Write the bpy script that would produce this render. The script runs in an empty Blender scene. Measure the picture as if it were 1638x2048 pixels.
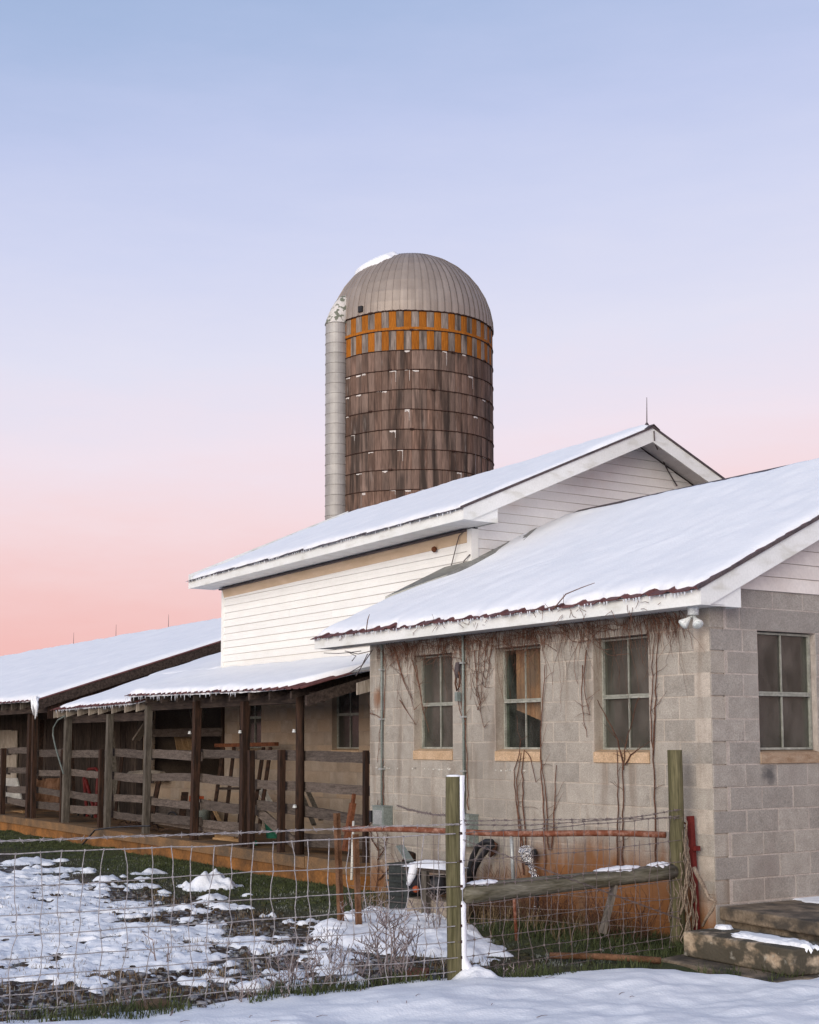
import bpy, math, random
import numpy as np
from mathutils import Vector, Matrix, noise
R = random.Random(7)
scene = bpy.context.scene
COL = scene.collection

# ------------------------------------------------------------------ camera
FPX, YAW, PITCH, ROLL, CX, CY = 2805.498, 0.99438, 0.09417, -0.00312, 819.0, 1217.243   # focal length and optical centre, photo pixels
EYE = Vector((9.00755, -9.05279, 1.84297))
_f = Vector((-math.sin(YAW)*math.cos(PITCH), math.cos(YAW)*math.cos(PITCH), math.sin(PITCH)))
_r = Vector((math.cos(YAW), math.sin(YAW), 0)); _u = _r.cross(_f)
_r, _u = _r*math.cos(ROLL)+_u*math.sin(ROLL), _u*math.cos(ROLL)-_r*math.sin(ROLL)
cam = bpy.data.cameras.new('camera'); camo = bpy.data.objects.new('camera', cam); COL.objects.link(camo)
M4 = Matrix((( _r.x, _u.x, -_f.x, EYE.x), (_r.y, _u.y, -_f.y, EYE.y), (_r.z, _u.z, -_f.z, EYE.z), (0, 0, 0, 1)))
camo.matrix_world = M4
cam.sensor_fit = 'VERTICAL'; cam.sensor_height = 36; cam.lens = FPX/2048*36; cam.shift_y = (CY-1024)/2048
cam.clip_start = 0.1; cam.clip_end = 3000
scene.camera = camo

# ------------------------------------------------------------------ sky, sun, exposure
SUN_EL, SUN_AZ = math.radians(11), math.radians(150)       # low, soft light from the open side of the yard (azimuth clockwise from +Y)
w = bpy.data.worlds.new('World'); scene.world = w; w.use_nodes = True
nt = w.node_tree; nt.nodes.clear()
N = nt.nodes.new; L = nt.links.new
tc = N('ShaderNodeTexCoord'); sep = N('ShaderNodeSeparateXYZ'); L(tc.outputs['Generated'], sep.inputs[0])
asin = N('ShaderNodeMath'); asin.operation = 'ARCSINE'; L(sep.outputs['Z'], asin.inputs[0])
mr = N('ShaderNodeMapRange'); mr.inputs[1].default_value = math.radians(0); mr.inputs[2].default_value = math.radians(60); L(asin.outputs[0], mr.inputs[0])
# the pink belt stands higher towards the right of the view and the blue is deeper to the left: one slow turn round the compass
az = N('ShaderNodeVectorMath'); az.operation = 'DOT_PRODUCT'; az.inputs[1].default_value = (0.545, 0.838, 0); L(tc.outputs['Generated'], az.inputs[0])
azt = N('ShaderNodeMath'); azt.operation = 'MULTIPLY_ADD'; azt.inputs[1].default_value = -0.27; azt.inputs[2].default_value = 1.0; L(az.outputs['Value'], azt.inputs[0])
azs = N('ShaderNodeMath'); azs.operation = 'MULTIPLY'; L(azt.outputs[0], azs.inputs[0]); L(mr.outputs[0], azs.inputs[1])
nz = N('ShaderNodeTexNoise'); nz.inputs['Scale'].default_value = 3.0; nz.inputs['Detail'].default_value = 3
mp = N('ShaderNodeMapping'); mp.inputs['Scale'].default_value = (1, 1, 6); L(tc.outputs['Generated'], mp.inputs[0]); L(mp.outputs[0], nz.inputs[0])
nzs = N('ShaderNodeMath'); nzs.operation = 'MULTIPLY_ADD'; nzs.inputs[1].default_value = 0.05; L(nz.outputs[0], nzs.inputs[0]); L(azs.outputs[0], nzs.inputs[2])
nw = N('ShaderNodeTexNoise'); nw.inputs['Scale'].default_value = 9.0; nw.inputs['Detail'].default_value = 6; nw.inputs['Roughness'].default_value = .65
mpw = N('ShaderNodeMapping'); mpw.inputs['Scale'].default_value = (1, 1, 4.5); mpw.inputs['Rotation'].default_value = (.12, .0, 0); L(tc.outputs['Generated'], mpw.inputs[0]); L(mpw.outputs[0], nw.inputs[0])
nww = N('ShaderNodeMath'); nww.operation = 'MULTIPLY_ADD'; nww.inputs[1].default_value = 0.045; L(nw.outputs[0], nww.inputs[0]); L(nzs.outputs[0], nww.inputs[2])
ramp = N('ShaderNodeValToRGB'); L(nww.outputs[0], ramp.inputs[0])
def lin(r, g, b): return tuple(((c/255)/12.92 if c/255 <= .04045 else ((c/255+.055)/1.055)**2.4) for c in (r, g, b))
stops = [(0.0, (236, 175, 172)), (0.115, (239, 185, 183)), (0.158, (241, 199, 199)), (0.20, (242, 214, 218)), (0.25, (238, 223, 233)), (0.31, (224, 222, 239)),
         (0.385, (208, 212, 238)), (0.455, (191, 200, 233)), (0.53, (169, 186, 222)), (0.60, (150, 174, 211)), (0.78, (116, 140, 182)), (1.0, (96, 120, 165))]
el = ramp.color_ramp.elements
while len(el) < len(stops): el.new(0.5)
for e, (p, c) in zip(el, stops): e.position = p; e.color = lin(*c)+(1,)
sky = N('ShaderNodeTexSky'); sky.sky_type = 'NISHITA'; sky.sun_disc = False; sky.sun_elevation = SUN_EL; sky.sun_rotation = SUN_AZ
skm = N('ShaderNodeVectorMath'); skm.operation = 'SCALE'; skm.inputs['Scale'].default_value = 0.10; L(sky.outputs[0], skm.inputs[0])
mix = N('ShaderNodeMix'); mix.data_type = 'RGBA'; mix.blend_type = 'ADD'; mix.inputs[0].default_value = 0.09; L(ramp.outputs[0], mix.inputs[6]); L(skm.outputs[0], mix.inputs[7])
bg = N('ShaderNodeBackground'); bg.inputs[1].default_value = 0.93; L(mix.outputs[2], bg.inputs[0])
wo = N('ShaderNodeOutputWorld'); L(bg.outputs[0], wo.inputs[0])
sun = bpy.data.lights.new('sun', 'SUN'); sun.energy = 3.6; sun.angle = math.radians(60); sun.color = (1.0, 0.93, 0.82)
suno = bpy.data.objects.new('sun', sun); COL.objects.link(suno)
sd = Vector((math.sin(SUN_AZ)*math.cos(SUN_EL), math.cos(SUN_AZ)*math.cos(SUN_EL), math.sin(SUN_EL)))
suno.rotation_euler = sd.to_track_quat('Z', 'Y').to_euler(); suno.location = (0, -30, 20)
scene.view_settings.view_transform = 'Standard'; scene.view_settings.look = 'None'
scene.view_settings.exposure = 0.10; scene.view_settings.gamma = 1.0; scene.view_settings.use_curve_mapping = False

# ------------------------------------------------------------------ helpers
def ray(x, y): return _f + _r*((x-CX)/FPX) - _u*((y-CY)/FPX)
def at(x, y, axis, v):                                      # the point of the place that photo pixel (x, y) shows on the plane axis = v
    d = ray(x, y); i = 'XYZ'.index(axis); t = (v-EYE[i])/d[i]; return EYE + d*t
def tag(o, label=None, cat=None, group=None, kind=None):
    if label: o['label'] = label
    if cat: o['category'] = cat
    if group: o['group'] = group
    if kind: o['kind'] = kind
    return o
def empty(name, loc, label=None, cat=None, group=None):
    o = bpy.data.objects.new(name, None); COL.objects.link(o); o.location = loc; o.empty_display_size = .1
    return tag(o, label, cat, group)
def obj(name, me, mat=None, parent=None, loc=(0, 0, 0)):
    o = bpy.data.objects.new(name, me); COL.objects.link(o)
    if mat and not me.materials: me.materials.append(mat)
    if parent is not None:
        o.parent = parent
        o.location = Vector(loc)-wloc(parent)
    else: o.location = loc
    return o
def wloc(o):
    v = Vector(o.location)
    while o.parent is not None: o = o.parent; v += Vector(o.location)
    return v
class MB:
    def __init__(s): s.v = []; s.f = []
    def add(s, vs, fs):
        n = len(s.v); s.v += [tuple(v) for v in vs]; s.f += [tuple(i+n for i in f) for f in fs]; return s
    def box(s, c, d, rot=None):
        x, y, z = d[0]/2, d[1]/2, d[2]/2; c = Vector(c)
        vs = [Vector(p) for p in ((-x,-y,-z),(x,-y,-z),(x,y,-z),(-x,y,-z),(-x,-y,z),(x,-y,z),(x,y,z),(-x,y,z))]
        if rot is not None: vs = [rot @ v for v in vs]
        return s.add([v+c for v in vs], ((0,3,2,1),(4,5,6,7),(0,1,5,4),(1,2,6,5),(2,3,7,6),(3,0,4,7)))
    def bounds(s, x0, x1, y0, y1, z0, z1): return s.box(((x0+x1)/2,(y0+y1)/2,(z0+z1)/2),(abs(x1-x0),abs(y1-y0),abs(z1-z0)))
    def prism(s, poly, dvec):                               # poly: list of 3D points, extruded by dvec
        n = len(poly); d = Vector(dvec); a = [Vector(p) for p in poly]
        return s.add(a+[p+d for p in a], [tuple(range(n-1,-1,-1)), tuple(range(n,2*n))]+[(i,(i+1)%n,n+(i+1)%n,n+i) for i in range(n)])
    def tube(s, pts, rad, n=6, cap=True):
        pts = [Vector(p) for p in pts]; m = len(pts)
        if not hasattr(rad, '__len__'): rad = [rad]*m
        base = len(s.v); ref = None
        for i, p in enumerate(pts):
            t = (pts[min(i+1,m-1)]-pts[max(i-1,0)])
            if t.length < 1e-9: t = Vector((0,0,1))
            t.normalize()
            if ref is None: ref = Vector((0,0,1)) if abs(t.z) < .9 else Vector((1,0,0))
            a = (ref - t*ref.dot(t)); 
            if a.length < 1e-6: a = t.orthogonal()
            a.normalize(); b = t.cross(a); ref = a
            for k in range(n):
                g = 2*math.pi*(k+.5)/n; q = p+(a*math.cos(g)+b*math.sin(g))*rad[i]; s.v.append(tuple(q))
        for i in range(m-1):
            for k in range(n):
                k2 = (k+1)%n; s.f.append((base+i*n+k, base+i*n+k2, base+(i+1)*n+k2, base+(i+1)*n+k))
        if cap: s.f.append(tuple(base+k for k in range(n-1,-1,-1))); s.f.append(tuple(base+(m-1)*n+k for k in range(n)))
        return s
    def lathe(s, c, prof, n=20, axis=None):                 # prof: (radius, height)
        c = Vector(c); base = len(s.v); q = axis.to_track_quat('Z','Y') if axis is not None else None
        for r_, h in prof:
            for k in range(n):
                g = 2*math.pi*k/n; p = Vector((r_*math.cos(g), r_*math.sin(g), h))
                s.v.append(tuple(c+(q @ p if q else p)))
        for i in range(len(prof)-1):
            for k in range(n): s.f.append((base+i*n+k, base+i*n+(k+1)%n, base+(i+1)*n+(k+1)%n, base+(i+1)*n+k))
        s.f.append(tuple(base+k for k in range(n-1,-1,-1))); s.f.append(tuple(base+(len(prof)-1)*n+k for k in range(n)))
        return s
    def mesh(s, name, smooth=False, org=(0,0,0)):
        me = bpy.data.meshes.new(name); o = Vector(org)
        me.from_pydata([(v[0]-o.x, v[1]-o.y, v[2]-o.z) for v in s.v], [], s.f); me.update()
        if smooth: me.shade_smooth()
        return me
    def build(s, name, mat, parent=None, smooth=False):
        c = np.array(s.v); org = Vector(((c[:,0].min()+c[:,0].max())/2, (c[:,1].min()+c[:,1].max())/2, c[:,2].min()))
        return obj(name, s.mesh(name, smooth, org), mat, parent, org)
def fbm(x, y, z=0, o=4): return noise.fractal(Vector((x,y,z)), 1.0, 2.0, o, noise_basis='PERLIN_ORIGINAL')
def ns(x, y, z=0): return noise.noise(Vector((x,y,z)))
def sstep(a, b, x):
    t = max(0, min(1, (x-a)/(b-a))); return t*t*(3-2*t)

# ------------------------------------------------------------------ materials
def pm(name, c1, c2, scale=4, stretch=(1,1,1), rough=.85, bump=.3, bscale=60, rand=.0, detail=6, metallic=0, spec=.25, dist=.01, contrast=(.35,.65), extra=None, fine=.25, c3=None, rand2=.0):
    m = bpy.data.materials.new(name); m.use_nodes = True; t = m.node_tree; nd = t.nodes; lk = t.links.new
    b = nd['Principled BSDF']; b.inputs['Roughness'].default_value = rough; b.inputs['Metallic'].default_value = metallic
    b.inputs['Specular IOR Level'].default_value = spec
    co = nd.new('ShaderNodeTexCoord'); oi = nd.new('ShaderNodeObjectInfo')
    off = nd.new('ShaderNodeVectorMath'); off.operation = 'MULTIPLY_ADD'; off.inputs[1].default_value = (37,53,71)
    cmb = nd.new('ShaderNodeCombineXYZ')
    for i in range(3): lk(oi.outputs['Random'], cmb.inputs[i])
    lk(cmb.outputs[0], off.inputs[0]); lk(co.outputs['Object'], off.inputs[2])
    mpg = nd.new('ShaderNodeMapping'); mpg.inputs['Scale'].default_value = stretch; lk(off.outputs[0], mpg.inputs[0])
    n1 = nd.new('ShaderNodeTexNoise'); n1.inputs['Scale'].default_value = scale; n1.inputs['Detail'].default_value = detail; n1.inputs['Roughness'].default_value = .6; lk(mpg.outputs[0], n1.inputs[0])
    rp = nd.new('ShaderNodeValToRGB'); rp.color_ramp.elements[0].position = contrast[0]; rp.color_ramp.elements[1].position = contrast[1]
    rp.color_ramp.elements[0].color = tuple(c1)+(1,); rp.color_ramp.elements[1].color = tuple(c2)+(1,); lk(n1.outputs[0], rp.inputs[0])
    n2 = nd.new('ShaderNodeTexNoise'); n2.inputs['Scale'].default_value = bscale; n2.inputs['Detail'].default_value = 3; lk(mpg.outputs[0], n2.inputs[0])
    col = rp.outputs[0]
    def mixc(fac, a, bcol, mode='MIX'):
        x = nd.new('ShaderNodeMix'); x.data_type = 'RGBA'; x.blend_type = mode
        if isinstance(fac, (int, float)): x.inputs[0].default_value = fac
        else: lk(fac, x.inputs[0])
        lk(a, x.inputs[6])
        if isinstance(bcol, tuple): x.inputs[7].default_value = bcol+(1,)
        else: lk(bcol, x.inputs[7])
        return x.outputs[2]
    if c3:
        r3 = nd.new('ShaderNodeMath'); r3.operation = 'MULTIPLY'; r3.inputs[1].default_value = rand2; 
        rr = nd.new('ShaderNodeMath'); rr.operation = 'FRACT'; r9 = nd.new('ShaderNodeMath'); r9.operation = 'MULTIPLY'; r9.inputs[1].default_value = 91.7
        lk(oi.outputs['Random'], r9.inputs[0]); lk(r9.outputs[0], rr.inputs[0]); lk(rr.outputs[0], r3.inputs[0]); col = mixc(r3.outputs[0], col, tuple(c3))
    if rand:
        mrn = nd.new('ShaderNodeMapRange'); mrn.inputs[3].default_value = 1-rand; mrn.inputs[4].default_value = 1+rand; lk(oi.outputs['Random'], mrn.inputs[0])
        x = nd.new('ShaderNodeVectorMath'); x.operation = 'SCALE'; lk(col, x.inputs[0]); lk(mrn.outputs[0], x.inputs['Scale']); col = x.outputs[0]
    if fine:
        mrn = nd.new('ShaderNodeMapRange'); mrn.inputs[1].default_value = .3; mrn.inputs[2].default_value = .7; mrn.inputs[3].default_value = 1-fine; mrn.inputs[4].default_value = 1+fine; lk(n2.outputs[0], mrn.inputs[0])
        x = nd.new('ShaderNodeVectorMath'); x.operation = 'SCALE'; lk(col, x.inputs[0]); lk(mrn.outputs[0], x.inputs['Scale']); col = x.outputs[0]
    if extra: col = extra(t, nd, lk, mixc, col)
    lk(col, b.inputs['Base Color'])
    if bump:
        bp = nd.new('ShaderNodeBump'); bp.inputs['Strength'].default_value = bump; bp.inputs['Distance'].default_value = dist
        ad = nd.new('ShaderNodeMath'); ad.operation = 'ADD'; lk(n1.outputs[0], ad.inputs[0]); lk(n2.outputs[0], ad.inputs[1]); lk(ad.outputs[0], bp.inputs['Height']); lk(bp.outputs[0], b.inputs['Normal'])
    return m
def world_noise(nd, lk, scale, stretch=(1,1,1), detail=5):
    g = nd.new('ShaderNodeNewGeometry'); mpg = nd.new('ShaderNodeMapping'); mpg.inputs['Scale'].default_value = stretch; lk(g.outputs['Position'], mpg.inputs[0])
    n = nd.new('ShaderNodeTexNoise'); n.inputs['Scale'].default_value = scale; n.inputs['Detail'].default_value = detail; lk(mpg.outputs[0], n.inputs[0])
    return n.outputs[0], g
def mth(nd, lk, op, a, b, c=None):
    x = nd.new('ShaderNodeMath'); x.operation = op
    for i, v in enumerate((a, b, c)):
        if v is None: continue
        if isinstance(v, (int, float)): x.inputs[i].default_value = v
        else: lk(v, x.inputs[i])
    return x.outputs[0]
def mrange(nd, lk, v, a, b, c=0, d=1):
    x = nd.new('ShaderNodeMapRange'); x.interpolation_type = 'SMOOTHSTEP'
    for i, q in ((1,a),(2,b),(3,c),(4,d)): x.inputs[i].default_value = q
    lk(v, x.inputs[0]); return x.outputs[0]
CLAY = (0.225, 0.085, 0.02)
def clay_front(t, nd, lk, mixc, col):                       # red clay splashed up the foot of the wall, higher towards the near corner
    n, g = world_noise(nd, lk, 1.6, (1,1,.8)); s = nd.new('ShaderNodeSeparateXYZ'); lk(g.outputs['Position'], s.inputs[0])
    top = mth(nd, lk, 'SUBTRACT', mrange(nd, lk, s.outputs['X'], -4.2, -2.2, .22, .74), mrange(nd, lk, s.outputs['X'], -.55, -.05, 0, .38))
    nv_, gv_ = world_noise(nd, lk, 5, (2.2,2.2,.35), 6); lim = mth(nd, lk, 'MULTIPLY_ADD', n, .75, mth(nd, lk, 'MULTIPLY_ADD', nv_, .45, mth(nd, lk, 'SUBTRACT', top, .15))); d = mth(nd, lk, 'SUBTRACT', lim, s.outputs['Z'])
    f = mth(nd, lk, 'MULTIPLY', mrange(nd, lk, d, .18, .62, 0, .95), mrange(nd, lk, s.outputs['Y'], .0, .025, 1, 0)); col = mixc(f, col, CLAY)
    n2, g2 = world_noise(nd, lk, 3.2, (1.6,1.6,.25), 6)      # brown water runs below the eave and from the sills
    f2 = mrange(nd, lk, n2, .50, .74, 0, .58); col = mixc(f2, col, (.16,.11,.075))
    ds = nd.new('ShaderNodeVectorMath'); ds.operation = 'DISTANCE'; ds.inputs[1].default_value = (-5.62, 0, 2.38); lk(g.outputs['Position'], ds.inputs[0])
    rs_ = mth(nd, lk, 'MULTIPLY_ADD', n2, .5, ds.outputs['Value']); col = mixc(mrange(nd, lk, rs_, .26, .42, .8, 0), col, (.22,.10,.045))
    n3, g3 = world_noise(nd, lk, .8, (1,1,.7), 4); return mixc(mrange(nd, lk, n3, .45, .7, 0, .42), col, (.21,.185,.155))
def stain_gable(t, nd, lk, mixc, col):
    g = nd.new('ShaderNodeNewGeometry'); ds = nd.new('ShaderNodeVectorMath'); ds.operation = 'DISTANCE'; ds.inputs[1].default_value = (0, .70, 1.53); lk(g.outputs['Position'], ds.inputs[0])
    n, g2 = world_noise(nd, lk, 14); d = mth(nd, lk, 'MULTIPLY_ADD', n, .14, ds.outputs['Value'])
    col = mixc(mrange(nd, lk, d, .09, .20, .75, 0), col, (.05,.05,.055))
    n3, g3 = world_noise(nd, lk, 2.2, (1,1,.5)); col = mixc(mrange(nd, lk, n3, .55, .75, 0, .35), col, (.17,.13,.12)); return col
M = {}
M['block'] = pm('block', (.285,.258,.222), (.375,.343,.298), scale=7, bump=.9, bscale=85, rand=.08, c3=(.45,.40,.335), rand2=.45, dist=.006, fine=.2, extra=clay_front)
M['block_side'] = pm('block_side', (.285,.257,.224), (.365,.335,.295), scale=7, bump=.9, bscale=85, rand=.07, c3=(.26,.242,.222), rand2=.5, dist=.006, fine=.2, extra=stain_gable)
M['block_porch'] = pm('block_porch', (.28,.225,.172), (.37,.30,.235), scale=5, bump=.4, bscale=90, rand=.07, dist=.005, fine=.15, c3=(.36,.24,.14), rand2=.5)
M['mortar'] = pm('mortar', (.385,.33,.275), (.50,.44,.37), scale=9, bump=.4, bscale=120, extra=clay_front)
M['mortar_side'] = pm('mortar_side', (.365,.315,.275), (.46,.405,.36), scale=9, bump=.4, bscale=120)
M['sill'] = pm('sill', (.44,.30,.18), (.56,.40,.26), scale=6, bump=.3, bscale=80)
M['sill_dirty'] = pm('sill_dirty', (.26,.17,.105), (.40,.30,.21), scale=6, stretch=(1,1,3), bump=.3, bscale=80)
def grime_white(t, nd, lk, mixc, col):
    n, g = world_noise(nd, lk, 2.5, (1,1,3)); col = mixc(mrange(nd, lk, n, .50, .76, 0, .5), col, (.42,.40,.31)); return col
def rust_white(t, nd, lk, mixc, col):
    n, g = world_noise(nd, lk, 1.3, (1,1,1.6)); col = mixc(mrange(nd, lk, n, .50, .78, 0, .40), col, (.64,.52,.45)); return col
M['white'] = pm('white', (.79,.785,.745), (.84,.835,.80), scale=2, bump=.06, bscale=40, rough=.5, rand=.03, fine=.03)
M['white_gable'] = pm('white_gable', (.79,.78,.755), (.84,.83,.81), scale=2, bump=.06, bscale=40, rough=.55, rand=.03, fine=.03, extra=rust_white)
M['white_old'] = pm('white_old', (.62,.56,.51), (.72,.67,.62), scale=2, bump=.08, bscale=40, rough=.6, rand=.05, fine=.05, extra=rust_white)
M['trim'] = pm('trim', (.72,.73,.70), (.80,.81,.79), scale=2, bump=.08, bscale=50, rough=.55, fine=.05, extra=grime_white)
M['soffit'] = pm('soffit', (.60,.59,.58), (.68,.67,.66), scale=3, bump=.1, bscale=50, rough=.6, fine=.06)
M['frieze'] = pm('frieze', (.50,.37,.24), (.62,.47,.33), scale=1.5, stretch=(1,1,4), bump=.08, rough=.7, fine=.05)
M['roof_red'] = pm('roof_red', (.085,.03,.028), (.15,.06,.05), scale=6, rough=.6, metallic=.1, bump=.15, rand=.2, fine=.15)
M['roof_grey'] = pm('roof_grey', (.20,.205,.19), (.30,.305,.285), scale=5, rough=.45, metallic=.4, bump=.15, rand=.1, fine=.12)
M['drip'] = pm('drip', (.055,.045,.05), (.11,.085,.085), scale=9, rough=.6, bump=.1)
M['old_wood'] = pm('old_wood', (.048,.036,.029), (.135,.108,.090), scale=3.5, stretch=(1.4,9,8), bump=.6, bscale=14, rand=.25, dist=.006, fine=.3, contrast=(.25,.75))
M['old_wood_v'] = pm('old_wood_v', (.018,.012,.009), (.07,.051,.038), scale=3.5, stretch=(10,10,.9), bump=.8, bscale=14, rand=.3, dist=.008, fine=.35)
M['pale_wood_v'] = pm('pale_wood_v', (.22,.18,.14), (.38,.33,.27), scale=3, stretch=(9,9,.8), bump=.6, bscale=12, rand=.15, fine=.25)
M['dark_wood'] = pm('dark_wood', (.011,.007,.005), (.055,.027,.016), scale=3, stretch=(9,9,.9), bump=.7, bscale=14, rand=.25, fine=.3)
M['dark_wood_h'] = pm('dark_wood_h', (.022,.015,.012), (.07,.05,.04), scale=3, stretch=(.9,9,9), bump=.6, bscale=14, rand=.25, fine=.3)
M['grey_wood_v'] = pm('grey_wood_v', (.065,.054,.042), (.17,.148,.12), scale=3, stretch=(9,9,.8), bump=.7, bscale=14, rand=.2, fine=.3)
M['treated'] = pm('treated', (.058,.054,.023), (.155,.138,.074), scale=2.5, stretch=(9,9,.7), bump=.5, bscale=12, fine=.28)
M['treated_log'] = pm('treated_log', (.07,.062,.035), (.20,.185,.14), scale=2.5, stretch=(9,.9,9), bump=.5, bscale=12, fine=.28)
M['rust'] = pm('rust', (.08,.026,.012), (.19,.07,.03), scale=14, bump=.5, bscale=70, rough=.9, fine=.25)
M['rust_pale'] = pm('rust_pale', (.17,.055,.028), (.40,.24,.18), scale=16, bump=.4, bscale=70, rough=.75, metallic=.1, contrast=(.45,.75))
M['rust_stake'] = pm('rust_stake', (.09,.04,.016), (.20,.105,.06), scale=6, bump=.4, bscale=60, rough=.9)
M['red_paint'] = pm('red_paint', (.09,.009,.009), (.15,.02,.016), scale=8, rough=.6, bump=.15)
M['concrete'] = pm('concrete', (.20,.165,.125), (.36,.30,.235), scale=5, bump=.6, bscale=50, fine=.25)
def moss(t, nd, lk, mixc, col):
    n, g = world_noise(nd, lk, 5, (1,1,1.4)); col = mixc(mrange(nd, lk, n, .32, .50, 0, .92), col, (.045,.042,.031))
    n2, g2 = world_noise(nd, lk, 9); return mixc(mrange(nd, lk, n2, .60, .72, 0, .6), col, (.42,.40,.34))
M['step'] = pm('step', (.34,.25,.165), (.50,.40,.29), scale=5, bump=.7, bscale=45, extra=moss, fine=.2)
def moss2(t, nd, lk, mixc, col):
    n, g = world_noise(nd, lk, 4, (1,1,1.4)); return mixc(mrange(nd, lk, n, .40, .62, 0, .8), col, (.035,.034,.032))
M['slab'] = pm('slab', (.15,.115,.08), (.27,.21,.15), scale=5, bump=.7, bscale=45, extra=moss2, fine=.2)
M['deck'] = pm('deck', (.10,.07,.045), (.23,.13,.06), scale=2.2, bump=.5, bscale=40, fine=.22)
M['clay_wall'] = pm('clay_wall', (.10,.05,.02), (.29,.125,.034), scale=2.2, bump=.4, bscale=30, fine=.2)
def snow_tint(t, nd, lk, mixc, col): return col
M['snow'] = pm('snow', (.83,.85,.88), (.89,.90,.92), scale=3, bump=.45, bscale=45, rough=.55, fine=.025, spec=.3, dist=.012)
M['ice'] = pm('ice', (.70,.74,.80), (.80,.83,.88), scale=8, bump=.1, rough=.15, spec=.5, fine=.03)
M['wire'] = pm('wire', (.20,.185,.185), (.40,.38,.385), scale=30, bump=.2, bscale=150, rough=.75, fine=.15)
M['wire_dark'] = pm('wire_dark', (.10,.08,.075), (.22,.18,.17), scale=30, bump=.2, bscale=150, rough=.75, fine=.15)
M['galv'] = pm('galv', (.33,.345,.33), (.43,.445,.43), scale=8, rough=.45, metallic=.35, bump=.05)
M['grey_box'] = pm('grey_box', (.17,.20,.185), (.235,.265,.245), scale=5, rough=.5, bump=.05)
M['dark_box'] = pm('dark_box', (.022,.027,.027), (.045,.053,.05), scale=5, rough=.55, bump=.1)
M['black'] = pm('black', (.012,.012,.014), (.03,.03,.034), scale=8, rough=.5, bump=.1)
M['foil'] = pm('foil', (.80,.79,.77), (.93,.92,.90), scale=26, rough=.2, metallic=1, bump=1.0, bscale=38, dist=.05, fine=.1)
M['vine'] = pm('vine', (.075,.034,.022), (.165,.08,.05), scale=20, bump=.3, bscale=80, rand=.2)
M['vine_pale'] = pm('vine_pale', (.13,.095,.068), (.26,.205,.155), scale=20, bump=.3, bscale=80, rand=.2)
M['twig'] = pm('twig', (.13,.095,.088), (.36,.31,.305), scale=25, bump=.3, bscale=80, rand=.2)
M['grass'] = pm('grass', (.028,.045,.014), (.075,.09,.033), scale=3, bump=0, fine=.4, bscale=9, c3=(.15,.12,.065), rand2=.3)
M['frost_grass'] = pm('frost_grass', (.10,.11,.085), (.30,.31,.28), scale=3, bump=0, fine=.4, bscale=9)
M['straw'] = pm('straw', (.13,.085,.045), (.26,.19,.11), scale=3, bump=0, fine=.3, bscale=9)
M['window_frame'] = pm('window_frame', (.22,.225,.19), (.36,.36,.31), scale=9, rough=.6, bump=.2)
M['lamp_white'] = pm('lamp_white', (.62,.64,.62), (.70,.72,.70), scale=9, rough=.35, bump=.03)
M['lamp_glass'] = pm('lamp_glass', (.50,.54,.52), (.60,.64,.62), scale=9, rough=.1, bump=.03, spec=.6)
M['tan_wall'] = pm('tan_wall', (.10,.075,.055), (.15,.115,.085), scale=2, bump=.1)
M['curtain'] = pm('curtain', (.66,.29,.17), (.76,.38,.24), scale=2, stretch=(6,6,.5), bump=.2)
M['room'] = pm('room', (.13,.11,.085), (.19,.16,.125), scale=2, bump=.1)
M['green'] = pm('green', (.03,.17,.11), (.05,.24,.16), scale=5, rough=.4, bump=.05)
M['orange'] = pm('orange', (.30,.06,.02), (.40,.09,.035), scale=5, rough=.5, bump=.05)
M['off_white'] = pm('off_white', (.50,.48,.42), (.62,.60,.54), scale=4, rough=.6, bump=.1)
M['hose_green'] = pm('hose_green', (.09,.11,.10), (.14,.16,.145), scale=9, rough=.5, bump=.05)
M['lumber'] = pm('lumber', (.30,.18,.08), (.46,.30,.16), scale=3, stretch=(1,9,9), bump=.3, rand=.15)
M['brick_red'] = pm('brick_red', (.16,.055,.03), (.26,.10,.06), scale=9, bump=.5)
def silo_streak(t, nd, lk, mixc, col):
    n, g = world_noise(nd, lk, 2.2, (1.5,1.5,.16), 6); col = mixc(mrange(nd, lk, n, .47, .66, 0, .82), col, (.026,.02,.017))
    n2, g2 = world_noise(nd, lk, 3.6, (2.2,2.2,.3), 5); return mixc(mrange(nd, lk, n2, .62, .78, 0, .5), col, (.36,.31,.28))
M['stave'] = pm('stave', (.085,.05,.036), (.195,.122,.092), scale=5, stretch=(6,6,.35), bump=.6, bscale=9, rand=.28, c3=(.21,.15,.122), rand2=.8, extra=silo_streak, fine=.3)
M['stave_pale'] = pm('stave_pale', (.15,.12,.10), (.31,.255,.22), scale=5, stretch=(6,6,.35), bump=.5, bscale=9, rand=.15, extra=silo_streak, fine=.3)
M['stave_orange'] = pm('stave_orange', (.25,.078,.006), (.37,.128,.012), scale=4, stretch=(5,5,.5), bump=.4, bscale=9, rand=.12, extra=None, fine=.22)
M['lime'] = pm('lime', (.55,.50,.47), (.70,.66,.63), scale=9, bump=.2)
M['hoop'] = pm('hoop', (.03,.014,.010), (.07,.033,.023), scale=9, bump=.2)
M['dome'] = pm('dome', (.285,.235,.20), (.355,.30,.26), scale=1.2, rough=.5, metallic=.25, bump=.08, rand=.05, fine=.06)
M['chute'] = pm('chute', (.31,.295,.28), (.40,.385,.365), scale=1.5, rough=.5, metallic=.2, bump=.08, rand=.06, fine=.06)
def peel(t, nd, lk, mixc, col):
    n, g = world_noise(nd, lk, 6); return mixc(mrange(nd, lk, n, .50, .56, 0, 1), col, (.16,.17,.13))
M['chute_cap'] = pm('chute_cap', (.55,.52,.48), (.66,.63,.60), scale=3, bump=.2, extra=peel)
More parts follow.
